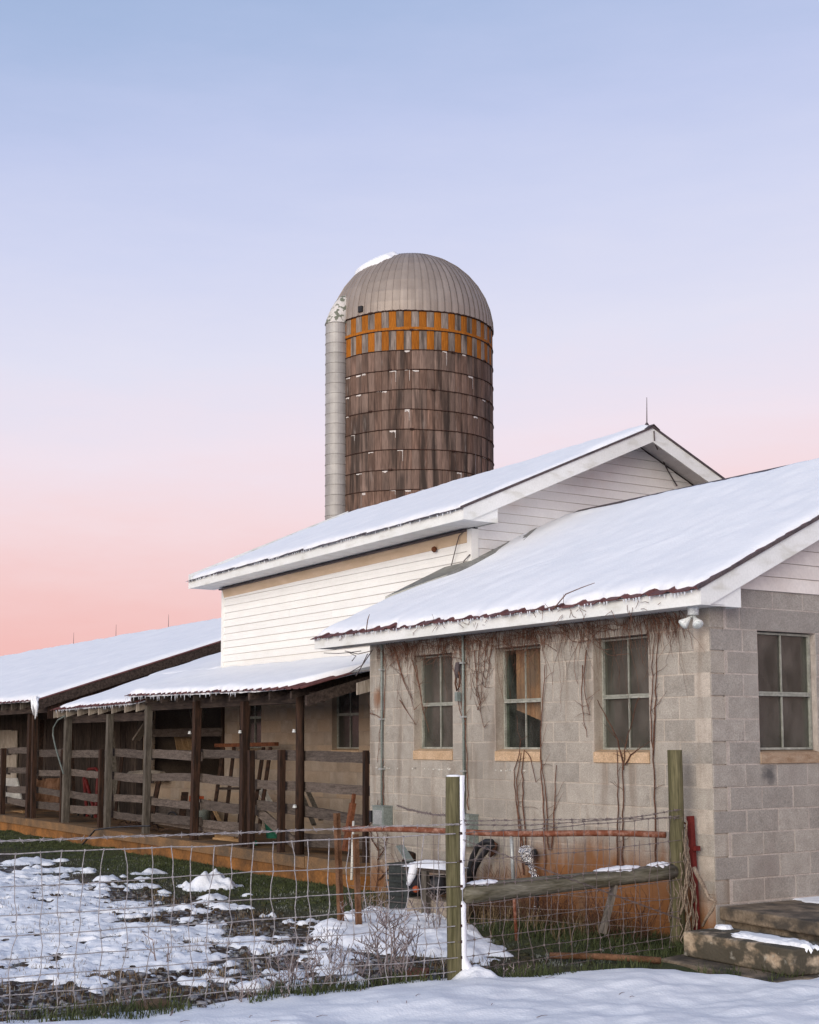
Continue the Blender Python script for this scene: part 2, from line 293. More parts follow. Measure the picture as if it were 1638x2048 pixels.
def ground_col(t, nd, lk, mixc, col):
    n, g = world_noise(nd, lk, .9); s = nd.new('ShaderNodeSeparateXYZ'); lk(g.outputs['Position'], s.inputs[0])
    gz = mrange(nd, lk, mth(nd, lk, 'MULTIPLY_ADD', n, 1.9, s.outputs['Y']), -1.7, .1, 0, .8)
    col = mixc(gz, col, (.055,.07,.024))
    n2, g2 = world_noise(nd, lk, 7); col = mixc(mrange(nd, lk, n2, .60, .74, 0, .4), col, (.15,.14,.13))
    sl = mth(nd, lk, 'MULTIPLY', mrange(nd, lk, s.outputs['Y'], -2.0, -2.8, 0, 1), mrange(nd, lk, world_noise(nd, lk, 11, (1,1,1), 7)[0], .50, .60, 0, .75)); return mixc(sl, col, (.40,.40,.42))
M['ground'] = pm('ground', (.032,.020,.014), (.082,.057,.040), scale=4, bump=1.0, bscale=28, dist=.03, fine=.3, extra=ground_col)
def glass_mat(name, clear, tint):
    m = bpy.data.materials.new(name); m.use_nodes = True; t = m.node_tree; nd = t.nodes; lk = t.links.new
    b = nd['Principled BSDF']; b.inputs['Roughness'].default_value = .12; b.inputs['Specular IOR Level'].default_value = .5
    n, g = world_noise(nd, lk, 5, (1,1,.6), 6); cr = nd.new('ShaderNodeValToRGB'); cr.color_ramp.elements[0].color = tuple(c*.5 for c in tint)+(1,); cr.color_ramp.elements[1].color = tuple(tint)+(1,); lk(n, cr.inputs[0]); lk(cr.outputs[0], b.inputs['Base Color'])
    tr = nd.new('ShaderNodeBsdfTransparent'); tr.inputs[0].default_value = (.82,.86,.82,1)
    mx = nd.new('ShaderNodeMixShader'); lk(mrange(nd, lk, n, .3, .75, 1-clear-.12, 1-clear+.15), mx.inputs[0]); lk(tr.outputs[0], mx.inputs[1]); lk(b.outputs[0], mx.inputs[2]); lk(mx.outputs[0], nd['Material Output'].inputs[0])
    return m
M['glass'] = glass_mat('glass', .58, (.165,.155,.132))
M['glass_clear'] = glass_mat('glass_clear', .84, (.11,.12,.105))
M['glass_dusty'] = glass_mat('glass_dusty', .35, (.085,.08,.07))

# ------------------------------------------------------------------ ground and snow on the ground
def axis_steps(segs):
    out = []
    for a, b, st in segs:
        n = max(1, round((b-a)/st)); out += [a+(b-a)*i/n for i in range(n)]
    return out+[segs[-1][1]]
def gz(x, y):                                               # height of the bare ground
    return .035*fbm(x*.9, y*.9, 3)+.02*ns(x*3.1, y*3.1, 9) + .03*sstep(-1.2, .2, y)
def grid_mesh(name, xs, ys, fz, keep=None):
    nx, ny = len(xs), len(ys); V = []; H = []
    for y in ys:
        for x in xs:
            z, k = fz(x, y); V.append((x, y, z)); H.append(k)
    F = []
    for j in range(ny-1):
        for i in range(nx-1):
            a = j*nx+i; q = (a, a+1, a+nx+1, a+nx)
            if max(H[q[0]], H[q[1]], H[q[2]], H[q[3]]) > 0: F.append(q)
    used = sorted({i for f in F for i in f}); mp_ = {o: n for n, o in enumerate(used)}
    me = bpy.data.meshes.new(name); me.from_pydata([V[i] for i in used], [], [tuple(mp_[i] for i in f) for f in F]); me.update(); me.shade_smooth()
    return me
gxs = axis_steps([(-1500,-200,400),(-200,-40,40),(-40,-22,3),(-22,-12,.2),(-12,2.4,.1),(2.4,6,.6),(6,40,6),(40,240,60),(240,1500,400)])
gys = axis_steps([(-1500,-200,400),(-200,-30,40),(-30,-8,2),(-8,.4,.1),(.4,10,2),(10,60,10),(60,300,60),(300,1500,400)])
tag(obj('ground', grid_mesh('ground', gxs, gys, lambda x, y: (gz(x, y) if abs(x) < 45 and abs(y) < 40 else -.02, 1)), M['ground']), kind='structure')

def poly_sd(P, x, y):                                       # signed distance to a polygon, positive inside
    d = 1e9; ins = False; n = len(P)
    for i in range(n):
        ax, ay = P[i]; bx, by = P[(i+1) % n]; ex, ey = bx-ax, by-ay
        t = max(0, min(1, ((x-ax)*ex+(y-ay)*ey)/(ex*ex+ey*ey))); d = min(d, math.hypot(x-ax-ex*t, y-ay-ey*t))
        if (ay > y) != (by > y) and x < ax+(y-ay)*(bx-ax)/(by-ay): ins = not ins
    return d if ins else -d
YARD = [(-18,-4.2),(-13,-2.9),(-10.8,-2.5),(-9.0,-2.25),(-6.6,-2.6),(-5.2,-2.75),(-4.6,-2.45),(-3.4,-2.5),(-2.1,-3.0),(-1.2,-3.45),(-.75,-4.3),(-1.15,-4.75),(-1.5,-5.3),(-1.9,-6.2),(-2.5,-9),(-20,-9)]
HEAP = [(-3.3,-2.35),(-4.0,-1.5),(-4.3,-.8),(-3.4,-.55),(-2.2,-.9),(-1.35,-1.3),(-.75,-1.5),(-.62,-2.1),(-1.3,-2.45),(-1.6,-2.8),(-2.2,-2.85)]
EDGE = [(-60,.2),(-9,-.1),(-6.2,-.22),(-5.8,.0),(-5.45,.06),(-4.64,.08),(-4.0,.0),(-3.5,.0),(-2.9,.10),(-2.75,.02),(-2.2,.36),(-1.6,.5),(-1.31,.58),(-1.12,.92),(-.93,1.54),(-.27,1.52),(.4,1.9)]
def edge_x(y):
    for (y0, x0), (y1, x1) in zip(EDGE, EDGE[1:]):
        if y0 <= y <= y1: return x0+(x1-x0)*(y-y0)/(y1-y0)
    return EDGE[-1][1]
LUMPS = [(-7.54,-1.33,.34,.17),(-9.9,-1.1,.16,.07),(-9.05,-2.1,.2,.08),(-6.3,-1.9,.2,.07),(-5.4,-2.1,.25,.06),(-12.5,-2.1,.4,.06),(-1.5,-3.0,.28,.06),(-1.0,-3.3,.2,.06),(-.55,-4.2,.14,.1),(-.42,-3.45,.12,.09),(-.5,-3.9,.1,.08),(.05,-2.62,.19,.12),(-3.0,-1.05,.35,.10),(-3.9,-1.0,.3,.08),(-10.9,-2.1,.3,.05),(-7.9,-2.0,.15,.05)]
for k in range(26): LUMPS.append((R.uniform(-12.5,-5), R.uniform(-2.6,-1.2), R.uniform(.06,.16), R.uniform(.03,.06)))
def snow_h(x, y):
    n1 = fbm(x*.8, y*.8, 1); n2 = fbm(x*2.6, y*2.6, 5); n3 = ns(x*7, y*7, 2)
    h = -.05
    # field outside the fence
    d = x-edge_x(y)+.05*n2+.02*n3
    ho = min(.075, .03+.10*d) if d > -.3 else -.05
    if d > 0: ho += sstep(0, .9, d)*(.045*fbm(x*.9+3, y*.55, 8)+.022*fbm(x*3.0, y*1.8, 4)+.005*ns(x*9, y*7, 14)+.003*ns(x*19, y*17, 15))
    h = max(h, ho)
    if x < .6 and y > -9.2:
        d1 = poly_sd(YARD, x, y)
        m = d1*.46+.55*n1+.70*n2+.28*n3-.20
        near = sstep(-7, -2, x)
        n5 = ns(x*9.5, y*9.5, 15); n6 = ns(x*18, y*18, 25); m += .16*n5+.07*n6
        hy = -.016+.036*max(-.5, min(1, m/.16))+sstep(-.05, .30, m)*(.018*abs(n2)+.014*n3+.022*n5+.017*n6+.016*max(0, ns(x*4.2, y*4.2, 12)))
        h = max(h, hy)
        d2 = poly_sd(HEAP, x, y)
        m = d2+.26*n2+.12*n3+.1*n1-.04
        h = max(h, -.03+.10*max(-.5, min(1, m/.28))+sstep(0, .4, m)*(.05*n1+.03*n2+.016*ns(x*10, y*10, 3)+.008*ns(x*20, y*20, 5)))
        for lx, ly, lr, lh in LUMPS:
            q = ((x-lx)**2+(y-ly)**2)/(lr*lr)
            if q < 2.2: h = max(h, lh*(1-q*.8)+.6*lh*n3+.35*lh*ns(x*15, y*15, 6)-.012)
    return h
def snow_z(x, y): h = snow_h(x, y); return gz(x, y)+h, (1 if h > -.008 else 0)
def part_key(x, y): return x-edge_x(y) > -.28
def snow_field(x, y):
    z, k = snow_z(x, y); return z, (k if part_key(x, y) else 0)
def snow_yard(x, y):
    z, k = snow_z(x, y); return z, (k if not part_key(x, y) else 0)
fx = axis_steps([(-.6,2.6,.025),(2.6,4.6,.06),(4.6,12,.4),(12,60,8)]); fy = axis_steps([(-60,-12,8),(-12,-8,.5),(-8,-6.6,.06),(-6.6,-.2,.03),(-.2,2,.25),(2,40,8)])
tag(obj('snow_field', grid_mesh('snow_field', fx, fy, snow_field), M['snow']), 'smooth bluish snow field outside the wire fence in the foreground', 'snow', kind='stuff')
yx = axis_steps([(-20,-12,.12),(-12,-6,.055),(-6,.6,.026)]); yy = axis_steps([(-9,-6.2,.12),(-6.2,-.3,.03)])
tag(obj('yard_snow', grid_mesh('yard_snow', yx, yy, snow_yard), M['snow']), 'patchy lumpy snow lying over mud and grass inside the fence', 'snow', kind='stuff')

# ------------------------------------------------------------------ building helpers
B = 0.2032
_bc = {}
def block_mesh(l, h, th):
    k = (round(l, 3), round(h, 3), th)
    if k not in _bc:
        c = .0035; j = .0055; x0, x1, z0, z1 = j, l-j, j, h-j
        V = [(x0,th,z0),(x1,th,z0),(x1,th,z1),(x0,th,z1),(x0,c,z0),(x1,c,z0),(x1,c,z1),(x0,c,z1),(x0+c,0,z0+c),(x1-c,0,z0+c),(x1-c,0,z1-c),(x0+c,0,z1-c)]
        F = [(0,3,2,1)]+[(i,(i+1)%4,4+(i+1)%4,4+i) for i in range(4)]+[(4+i,4+(i+1)%4,8+(i+1)%4,8+i) for i in range(4)]+[(8,9,10,11)]
        me = bpy.data.meshes.new('block'); me.from_pydata(V, [], F); me.update(); _bc[k] = me
    return _bc[k]
def block_wall(parent, side, s0, s1, i0, i1, face, openings, mat, anchor=0, th=.19, start=lambda i: 0, phase=0, zb=0, skip=None, s_dir=1):
    """side 'long': wall along X facing -Y at Y = face.  side 'gable': wall along Y facing +X at X = face."""
    for i in range(i0, i1):
        za, zb_ = zb+i*B, zb+(i+1)*B
        lo, hi = s0, s1
        if side == 'gable': lo = s0+start(i)
        else: hi = s1-start(i)
        off = 0 if (i+phase) % 2 == 0 else B
        js = []; k0 = math.floor((lo-anchor-off)/.4064)-1
        for k in range(k0, k0+int((hi-lo)/.4064)+5): js.append(anchor+off+k*.4064)
        js = [lo]+[j for j in js if lo+.03 < j < hi-.03]+[hi]
        segs = list(zip(js, js[1:]))
        for a, b, z0, z1 in openings:
            if z0 < zb_-.02 and z1 > za+.02:
                ns_ = []
                for p, q in segs:
                    if q <= a+.01 or p >= b-.01: ns_.append((p, q)); continue
                    if p < a-.02: ns_.append((p, a))
                    if q > b+.02: ns_.append((b, q))
                segs = ns_
        for p, q in segs:
            if q-p < .03: continue
            jit = R.uniform(-.0015, .003)
            o = bpy.data.objects.new('block', block_mesh(q-p, B, th)); COL.objects.link(o); o.parent = parent
            if not o.data.materials: o.data.materials.append(mat)
            o.material_slots[0].link = 'OBJECT'; o.material_slots[0].material = mat
            pl = wloc(parent)
            if side == 'long': o.location = Vector((p, face+jit, za))-pl
            else: o.rotation_euler = (0, 0, math.pi/2); o.location = Vector((face-jit, p, za))-pl
def mortar_core(parent, side, s0, s1, z0, z1, face, openings, mat, th=.16, rec=.003):
    """the mortar the blocks are bedded in: strips round the openings, set back from the block faces"""
    cuts = sorted({s0, s1}|{v for o in openings for v in (o[0], o[1]) if s0 < v < s1})
    mb = MB()
    for a, b in zip(cuts, cuts[1:]):
        zs = [(z0, z1)]
        for p, q, c, d in openings:
            if p <= a+.001 and q >= b-.001:
                zs = [s_ for u, v in zs for s_ in ((u, min(v, c)), (max(u, d), v)) if s_[1]-s_[0] > .01]
        for u, v in zs:
            if side == 'long': mb.bounds(a+(.004 if a in (s0,) else .004), b-.004 if b == s1 else b, face+rec, face+rec+th, u, v)
            else: mb.bounds(face-rec-th, face-rec, a+.004, b, u, v)
    mb.build('mortar', mat, parent)
def objl(name, mb, mat, parent, smooth=False):
    o = bpy.data.objects.new(name, mb.mesh(name, smooth)); COL.objects.link(o); o.parent = parent; o.data.materials.append(mat); return o
def window(parent, side, s0, s1, z0, z1, face, rec=.11, sill_z=None, sill_mat='sill', glass='glass', label=None, muntin=True, open_bottom=False):
    e = bpy.data.objects.new('window', None); COL.objects.link(e); e.parent = parent
    pl = wloc(parent)
    if side == 'long': e.location = Vector((s0, face, z0))-pl
    else: e.rotation_euler = (0, 0, math.pi/2); e.location = Vector((face, s0, z0))-pl
    if label: e['label'] = label
    W, H = s1-s0, z1-z0; fw = .024; d0, d1 = rec, rec+.06
    fr = MB(); fr.bounds(.004, fw, d0, d1, 0, H); fr.bounds(W-fw, W-.004, d0, d1, 0, H); fr.bounds(fw, W-fw, d0, d1, H-fw*.9, H-.003); fr.bounds(fw, W-fw, d0-.012, d1, .002, fw*.9)
    objl('frame', fr, M['window_frame'], e)
    mid = H*.475
    objl('meeting_rail', MB().bounds(fw, W-fw, d0-.006, d1-.01, mid-.02, mid+.02), M['window_frame'], e)
    objl('upper_rail', MB().bounds(fw, W-fw, d0-.011, d0-.0062, mid+.004, mid+.012), M['window_frame'], e)
    cx = W/2-.01
    for a, b in ((fw*.9, mid-.02), (mid+.02, H-fw*.9)):
        if muntin: objl('muntin', MB().bounds(cx-.006, cx+.006, d0+.006, d0+.022, a, b), M['window_frame'], e)
        if muntin:
            for u, v in ((fw, cx-.006), (cx+.006, W-fw)):
                objl('pane', MB().bounds(u-.002, v+.002, d0+.026, d0+.030, a-.002, b+.002), M[glass], e)
        else: objl('pane', MB().bounds(fw-.002, W-fw+.002, d0+.026, d0+.030, a-.002, b+.002), M[glass], e)
    if sill_z is not None:
        sm = MB(); sm.prism([(.0, -.012, sill_z-z0+.004), (W, -.012, sill_z-z0+.004), (W, -.012, -.022), (0, -.012, -.022)], (0, .10, 0))
        sm.v[6] = (sm.v[6][0], sm.v[6][1], 0.001); sm.v[7] = (sm.v[7][0], sm.v[7][1], 0.001)
        sm.bounds(.0, W, .0885, .186, sill_z-z0+.004, 0.0012)
        objl('sill', sm, M[sill_mat], e)
    return e
def boards_x(parent, x0, x1, y, z0, z1, n, mat, name='siding_board', lean=.014):        # clapboards along X facing -Y
    h = (z1-z0)/n
    for i in range(n):
        a = z0+i*h; xm = x0+(x1-x0)*R.uniform(.25, .75)
        for xa_, xb_ in ((x0, xm-.0015), (xm+.0015, x1)):
          mb = MB(); j = R.uniform(-.0025, .0025)
          mb.prism([(x0, y-lean+j, a), (x0, y+.004, a), (x0, y+.004, a+h-.004), (x0, y-.003+j, a+h-.004), (x0, y-.004+j, a+h*.52), (x0, y-.011+j, a+h*.47)], (xb_-xa_, 0, 0)); mb.v = [(v[0]+xa_-x0, v[1], v[2]+R.uniform(-.0012,.0012)) for v in mb.v]
          mb.build(name, mat, parent)
def boards_y(parent, x, rng, z0, z1, n, mat, name='siding_board', lean=.014):           # clapboards along Y facing +X, each end cut to the roof line
    h = (z1-z0)/n
    for i in range(n):
        a = z0+i*h; b = a+h-.004; l0, r0 = rng(a); l1, r1 = rng(b)
        if r1-l1 < .05: l1 = r1 = (l0+r0)/2
        if r0-l0 < .1: continue
        V = [(x+lean, l0, a), (x+lean, r0, a), (x+.003, r1, b), (x+.003, l1, b), (x-.004, l0, a), (x-.004, r0, a), (x-.004, r1, b), (x-.004, l1, b)]
        MB().add(V, ((0,1,2,3),(5,4,7,6),(4,5,1,0),(3,2,6,7),(1,5,6,2),(4,0,3,7))).build(name, mat, parent)
def sheets(parent, x0, x1, ye, ze, yt, zt, mat, wdt=.61, rib=.24, amp=.018, name='roof_sheet'):
    """ribbed metal roofing laid in sheets from the eave (ye, ze(x)) up to (yt, zt)"""
    zf = ze if callable(ze) else (lambda x: ze)
    n = max(1, round((x1-x0)/wdt)); wd = (x1-x0)/n
    for k in range(n):
        a = x0+k*wd; pr_ = []; m = max(1, round(wd/rib)); rw = wd/m
        for j in range(m):
            p = a+j*rw; pr_ += [(p, 0), (p+rw*.62, 0), (p+rw*.74, amp), (p+rw*.88, amp)]
        pr_.append((a+wd-.001, 0)); q = len(pr_); V = []
        ej = R.uniform(-.012, .012); zj = R.uniform(-.006, .006)
        for yy_, top in ((ye+ej, False), (yt, True)):
            for px, pz in pr_:
                z = (zt if top else zf(px)+zj)+pz+.002*(k % 2); V.append((px, yy_, z)); 
            for px, pz in pr_:
                z = (zt if top else zf(px)+zj)+pz-.008+.002*(k % 2); V.append((px, yy_, z))
        F = []
        for i in range(q-1):
            F += [(i, i+1, 2*q+i+1, 2*q+i), (q+i+1, q+i, 3*q+i, 3*q+i+1), (i+1, i, q+i, q+i+1), (2*q+i, 2*q+i+1, 3*q+i+1, 3*q+i)]
        F += [(0, 2*q, 3*q, q), (q-1, 2*q-1, 4*q-1, 3*q-1)]
        MB().add(V, F).build(name, mat, parent)
def roof_snow(name, x0, x1, ye, ze, yt, zt, th, label, margin=.06, rag=.05, sx=.06, sy=.07, edge=.16, lean=None, side0=.02, side1=.03, seed=0, topm=0.0, over=None, sidef=None):
    """a blanket of snow on a roof plane; the eave edge is ragged and thins to nothing"""
    zf = ze if callable(ze) else (lambda x: ze)
    L_ = abs(yt-ye); nu = max(4, int((x1-x0)/sx)); nv = max(4, int(L_/sy)); V = []; F = []
    for j in range(nv+1):
        t = j/nv; t = t**1.25
        for i in range(nu+1):
            s = i/nu; x = x0+(x1-x0)*s
            t0 = (margin+rag*(fbm(x*2.1, seed, 1)+.5*ns(x*9, seed, 3)))/L_
            if over: t0 += over(x)/L_
            tt = t0+(1-t0-topm/L_)*t; y = ye+(yt-ye)*tt
            xe0 = x0+side0+.03*fbm(y*3, seed+2, 1)+(sidef(y) if sidef else 0); xe1 = x1-side1-.03*fbm(y*3, seed+5, 1)
            xx = xe0+(xe1-xe0)*s
            z = zf(xx)+(zt-zf(xx))*tt
            de = min(t*L_, (1-t)*L_+(9 if topm == 0 else 0), (xx-xe0), (xe1-xx)); pf = max(0, min(1, de/edge)); pf = math.sqrt(1-(1-pf)**2)
            h = th*pf*(1+.45*fbm(x*.8, y*.8, seed)+.20*fbm(x*4, y*2.2, seed+7)+.08*ns(x*12, y*5, seed))+(.004 if pf == 0 else .024)
            V.append((xx, y, z+h))
    n = nu+1
    for j in range(nv):
        for i in range(nu): F.append((j*n+i, j*n+i+1, (j+1)*n+i+1, (j+1)*n+i))
    base = len(V)                                            # skirt down to the roof
    ring = [i for i in range(n)]
    for i in ring: V.append((V[i][0], V[i][1]+.004, V[i][2]-.035))
    for i in range(nu): F.append((i+1, i, base+i, base+i+1))
    for col_ in (0, nu):
        b2 = len(V)
        for j in range(nv+1): p = V[j*n+col_]; V.append((p[0], p[1], p[2]-.03))
        for j in range(nv):
            q = (j*n+col_, (j+1)*n+col_, b2+j+1, b2+j); F.append(q if col_ == 0 else q[::-1])
    mb = MB(); mb.v = V; mb.f = F
    return tag(mb.build(name, M['snow'], None, True), label, 'snow', kind='stuff')
def icicles(parent, pts, name='icicle'):
    mb = MB()
    for p, l in pts: mb.tube([p, (p[0], p[1], p[2]-l*.5), (p[0]+R.uniform(-.004,.004), p[1], p[2]-l)], [.007, .005, .001], 4)
    o = mb.build(name, M['ice'], parent); o['kind'] = 'stuff'; return o

def shear(objs, k, xref):                                   # lean a set of parts along X, as the old roof sags
    for o in objs:
        ox = wloc(o).x
        for v in o.data.vertices: v.co.z += k*(ox+v.co.x-xref)
def kids(p, n0): return [c for c in p.children if c.name.split('.')[0] in n0 and c.type == 'MESH']
def rake_board(parent, x0, x1, ye, ze, yr, zr, hgt, name='rake_board', mat='trim', clip=None):
    s = (zr-ze)/(yr-ye); P = [(x0, ye, ze), (x0, yr, zr), (x0, yr, zr-hgt)]
    if clip is not None and ze-hgt < clip:
        yc = ye+(clip-(ze-hgt))/s; P += [(x0, yc, clip), (x0, ye, clip)]
    else: P += [(x0, ye, ze-hgt)]
    return MB().prism(P, (x1-x0, 0, 0)).build(name, M[mat], parent)

# ------------------------------------------------------------------ the block milk house at the near right
mh = empty('block_house', (-2.9, 1.5, 0), 'low grey concrete block house with white eaves, three front windows and a snowy roof', 'building')
AW = [(-4.835,-4.039), (-3.224,-2.44), (-1.602,-.813)]; WZ0, WZ1, SZ = 1.752, 2.838, 8*B
opA = [(a, b, SZ, 14*B) for a, b in AW]; opG = [(.60, 1.375, SZ, 14*B), (2.6, 3.4, SZ, 14*B)]
block_wall(mh, 'long', -5.83, 0, -1, 15, 0, opA, M['block'], start=lambda i: B if i % 2 else 0, phase=0)
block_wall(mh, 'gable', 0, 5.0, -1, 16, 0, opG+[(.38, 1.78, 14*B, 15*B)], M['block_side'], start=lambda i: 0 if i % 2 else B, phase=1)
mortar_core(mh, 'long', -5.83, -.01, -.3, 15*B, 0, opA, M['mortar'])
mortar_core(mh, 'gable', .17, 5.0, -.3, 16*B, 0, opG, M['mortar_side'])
MB().bounds(-.186, -.0005, .386, 1.774, 14*B+.005, 15*B-.005).build('lintel', M['block_side'], mh)
for k, (a, b) in enumerate(AW):
    wd = window(mh, 'long', a, b, WZ0, WZ1, 0, sill_z=SZ, glass='glass_clear' if k == 1 else 'glass', label=('', 'window with a reddish brown curtain inside', '')[k] or None)
    if k == 1:
        cm = MB()
        for q in range(14): cm.add([(.12+q*.042, .20+.012*(q % 2), .42-.012*q), (.12+(q+1)*.042, .20+.012*((q+1) % 2), .42-.012*(q+1)), (.12+(q+1)*.042, .20+.012*((q+1) % 2), 1.08), (.12+q*.042, .20+.012*(q % 2), 1.08)], [(0,1,2,3)])
        objl('curtain', cm, M['curtain'], wd)
window(mh, 'gable', .60, 1.375, WZ0, WZ1, 0, rec=.06, sill_z=SZ, sill_mat='sill_dirty')
window(mh, 'gable', 2.6, 3.4, WZ0, WZ1, 0, rec=.06, sill_z=SZ, sill_mat='sill_dirty')
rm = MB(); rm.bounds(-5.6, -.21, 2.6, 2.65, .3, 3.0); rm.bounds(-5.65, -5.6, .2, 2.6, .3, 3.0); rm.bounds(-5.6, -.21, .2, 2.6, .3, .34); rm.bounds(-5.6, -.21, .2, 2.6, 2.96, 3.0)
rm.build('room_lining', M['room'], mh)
MB().bounds(-5.83, -5.64, .2, 1.82, -.3, 15*B).build('end_wall', M['block'], mh)
EY, EZ, RY, RZ = -.312, 3.165, 3.65, 5.055; XL, XR = -6.67, .212; SL = (RZ-EZ)/(RY-EY)
MB().bounds(XL, XR-.024, EY, EY+.022, 3.018, EZ-.012).build('fascia', M['trim'], mh)
MB().bounds(XL+.004, .186, EY+.024, -.004, 3.024, 3.034).build('soffit', M['soffit'], mh)
MB().bounds(XL, XL+.02, EY+.023, .0, 3.02, EZ-.01).build('end_board', M['trim'], mh)
rake_board(mh, XR-.022, XR, EY, EZ-.006, RY, RZ-.01, .19, clip=3.018)
rake_board(mh, XR-.022, XR, 2*RY-EY, EZ-.006, RY+.001, RZ-.01, .19)
yb = EY+.19/SL
MB().prism([(XR-.026, -.255, 3.0185), (XR-.026, .205, 3.0185), (XR-.026, .205, EZ-.19+SL*(.205-EY)), (XR-.026, -.255, EZ-.16+SL*(-.255-EY))], (-.012, 0, 0)).build('eave_return', M['trim'], mh)
MB().bounds(.012, XR-.039, .192, .204, 3.019, 3.2).build('return_end', M['trim'], mh)
for s_, y0, y1 in ((1, .15, RY), (-1, RY, 2*RY-.15)):
    za, zb_ = (EZ-.03+SL*(y0-EY), RZ-.03) if s_ == 1 else (RZ-.03, EZ-.03+SL*(2*RY-y1-EY))
    MB().prism([(.0, y0, za), (.0, y1, zb_), (.0, y1, zb_+.01), (.0, y0, za+.01)], (XR-.03, 0, 0)).build('rake_soffit', M['soffit'], mh)
boards_y(mh, .004, lambda z: (max(.0, EY+(z-EZ+.06)/SL), min(5.2, 2*RY-EY-(z-EZ+.06)/SL)), 3.215, 4.98, 13, M['white_old'])
sheets(mh, XL-.03, XR+.015, EY-.045, EZ-.02, RY, RZ, M['roof_red'], rib=.305)
sheets(mh, XL-.03, XR+.015, 2*RY-EY+.04, EZ-.02, RY+.002, RZ, M['roof_red'])
MB().prism([(XL-.03, RY-.16, RZ-.045), (XL-.03, RY, RZ+.035), (XL-.03, RY+.16, RZ-.045), (XL-.03, RY+.16, RZ-.06), (XL-.03, RY, RZ+.02), (XL-.03, RY-.16, RZ-.06)], (XR-XL+.05, 0, 0)).build('ridge_cap', M['drip'], mh)
rake_board(mh, XR+.001, XR+.018, EY-.05, EZ+.012, RY, RZ+.018, .032, name='drip_edge', mat='drip')
rake_board(mh, XR+.001, XR+.018, 2*RY-EY, EZ+.012, RY+.001, RZ+.018, .032, name='drip_edge', mat='drip')
roof_snow('roof_snow', XL-.02, XR+.005, EY-.03, EZ-.018, RY, RZ, .052, 'smooth snow blanket on the roof of the grey block house', margin=.06, rag=.08, edge=.2, seed=1, topm=.12, sidef=lambda y: .78*sstep(.75, 1.45, y)*(1-.75*sstep(1.7, 3.0, y)))
icicles(mh, [((x, EY-.04+R.uniform(-.01,.01), EZ-.02), R.uniform(.015,.055)) for x in np.arange(-6.6, .2, .045) if R.random() < .6])
ck = MB()                                                    # dabs of white caulk along one joint
for k in range(26):
    xx_ = R.choice((R.uniform(-5.75,-5.0), R.uniform(-4.9,-4.0), R.uniform(-3.3,-2.7))); ww = R.uniform(.01,.05)
    ck.box((xx_, -.0035, 8*B-.10+R.uniform(-.008,.008)), (ww, .004, R.uniform(.006,.02)))
o = ck.build('caulk', M['off_white'], mh); o['kind'] = 'stuff'
# bare metal valley against the barn's corner
fl = MB(); fl.prism([(-6.66, .75, EZ+SL*(.75-EY)+.018), (-6.02, 1.30, EZ+SL*(1.30-EY)+.02), (-5.72, 2.35, EZ+SL*(2.35-EY)+.02), (-6.14, 2.9, EZ+SL*(2.9-EY)+.022), (-6.17, 1.77, EZ+SL*(1.77-EY)+.022), (-6.66, 1.70, EZ+SL*(1.70-EY)+.02)], (0, 0, .06))
fl.build('valley_flashing', M['roof_grey'], mh)

# ------------------------------------------------------------------ the white barn behind
bn = empty('white_barn', (-10, 4.6, 0), 'white clapboard barn with snowy gable roof rising above a block ground floor', 'barn')
GX, WY = -6.15, 1.8; BXL = -13.85
boards_x(bn, BXL+.05, GX-.06, WY, 3.13, 4.505, 11, M['white'], lean=.018)
MB().bounds(BXL+.05, GX-.06, WY+.005, WY+.03, 3.1, 4.6).build('wall_backing', M['frieze'], bn)
MB().prism([(GX-.03, 1.9, 3.5), (GX-.03, 7.3, 3.5), (GX-.03, 7.3, 4.9), (GX-.03, 4.61, 6.08), (GX-.03, 1.9, 4.9)], (.024, 0, 0)).build('wall_backing', M['frieze'], bn)
MB().prism([(-.03, .1, 3.2), (-.03, 5.1, 3.2), (-.03, 5.1, 4.1), (-.03, 3.65, 4.9), (-.03, .6, 3.4)], (.025, 0, 0)).build('wall_backing', M['frieze'], mh)
MB().bounds(BXL, BXL+.085, WY-.022, WY+.05, 3.12, 4.62).build('corner_post', M['white'], bn)
MB().prism([(GX-.075, WY-.026, 3.70), (GX+.026, WY-.026, 3.70), (GX+.026, WY+.09, 3.70), (GX+.004, WY+.09, 3.70), (GX+.004, WY+.006, 3.70), (GX-.075, WY+.006, 3.70)], (0, 0, .975)).build('corner_post', M['white'], bn)
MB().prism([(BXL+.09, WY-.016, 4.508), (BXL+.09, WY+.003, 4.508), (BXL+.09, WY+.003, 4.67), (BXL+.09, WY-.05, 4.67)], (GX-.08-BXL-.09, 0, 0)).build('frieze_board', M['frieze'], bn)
MB().bounds(BXL+.02, GX-.078, WY-.09, WY-.03, 4.648, 4.672).build('eave_channel', M['drip'], bn)
bEY, bEZ, bRY, bRZ = 1.29, 4.845, 4.61, 6.295; bXL, bXR = -14.2, -5.62; bSL = (bRZ-bEZ)/(bRY-bEY)
MB().bounds(bXL, bXR-.024, bEY, bEY+.022, 4.69, bEZ-.012).build('fascia', M['trim'], bn)
n_sof = 44
for k in range(n_sof):
    a = bXL+.004+(bXR-.03-bXL)*k/n_sof; b = bXL+.004+(bXR-.03-bXL)*(k+1)/n_sof
    MB().bounds(a+.002, b-.002, bEY+.024, WY+.0, 4.695+.002*(k % 2), 4.707).build('soffit_panel', M['soffit'], bn)
rake_board(bn, bXR-.022, bXR, bEY, bEZ-.006, bRY, bRZ-.01, .20, clip=4.69)
rake_board(bn, bXR-.022, bXR, 2*bRY-bEY, bEZ-.006, bRY+.001, bRZ-.01, .20)
rake_board(bn, bXL, bXL+.022, bEY, bEZ-.006, bRY, bRZ-.01, .20, clip=4.69)
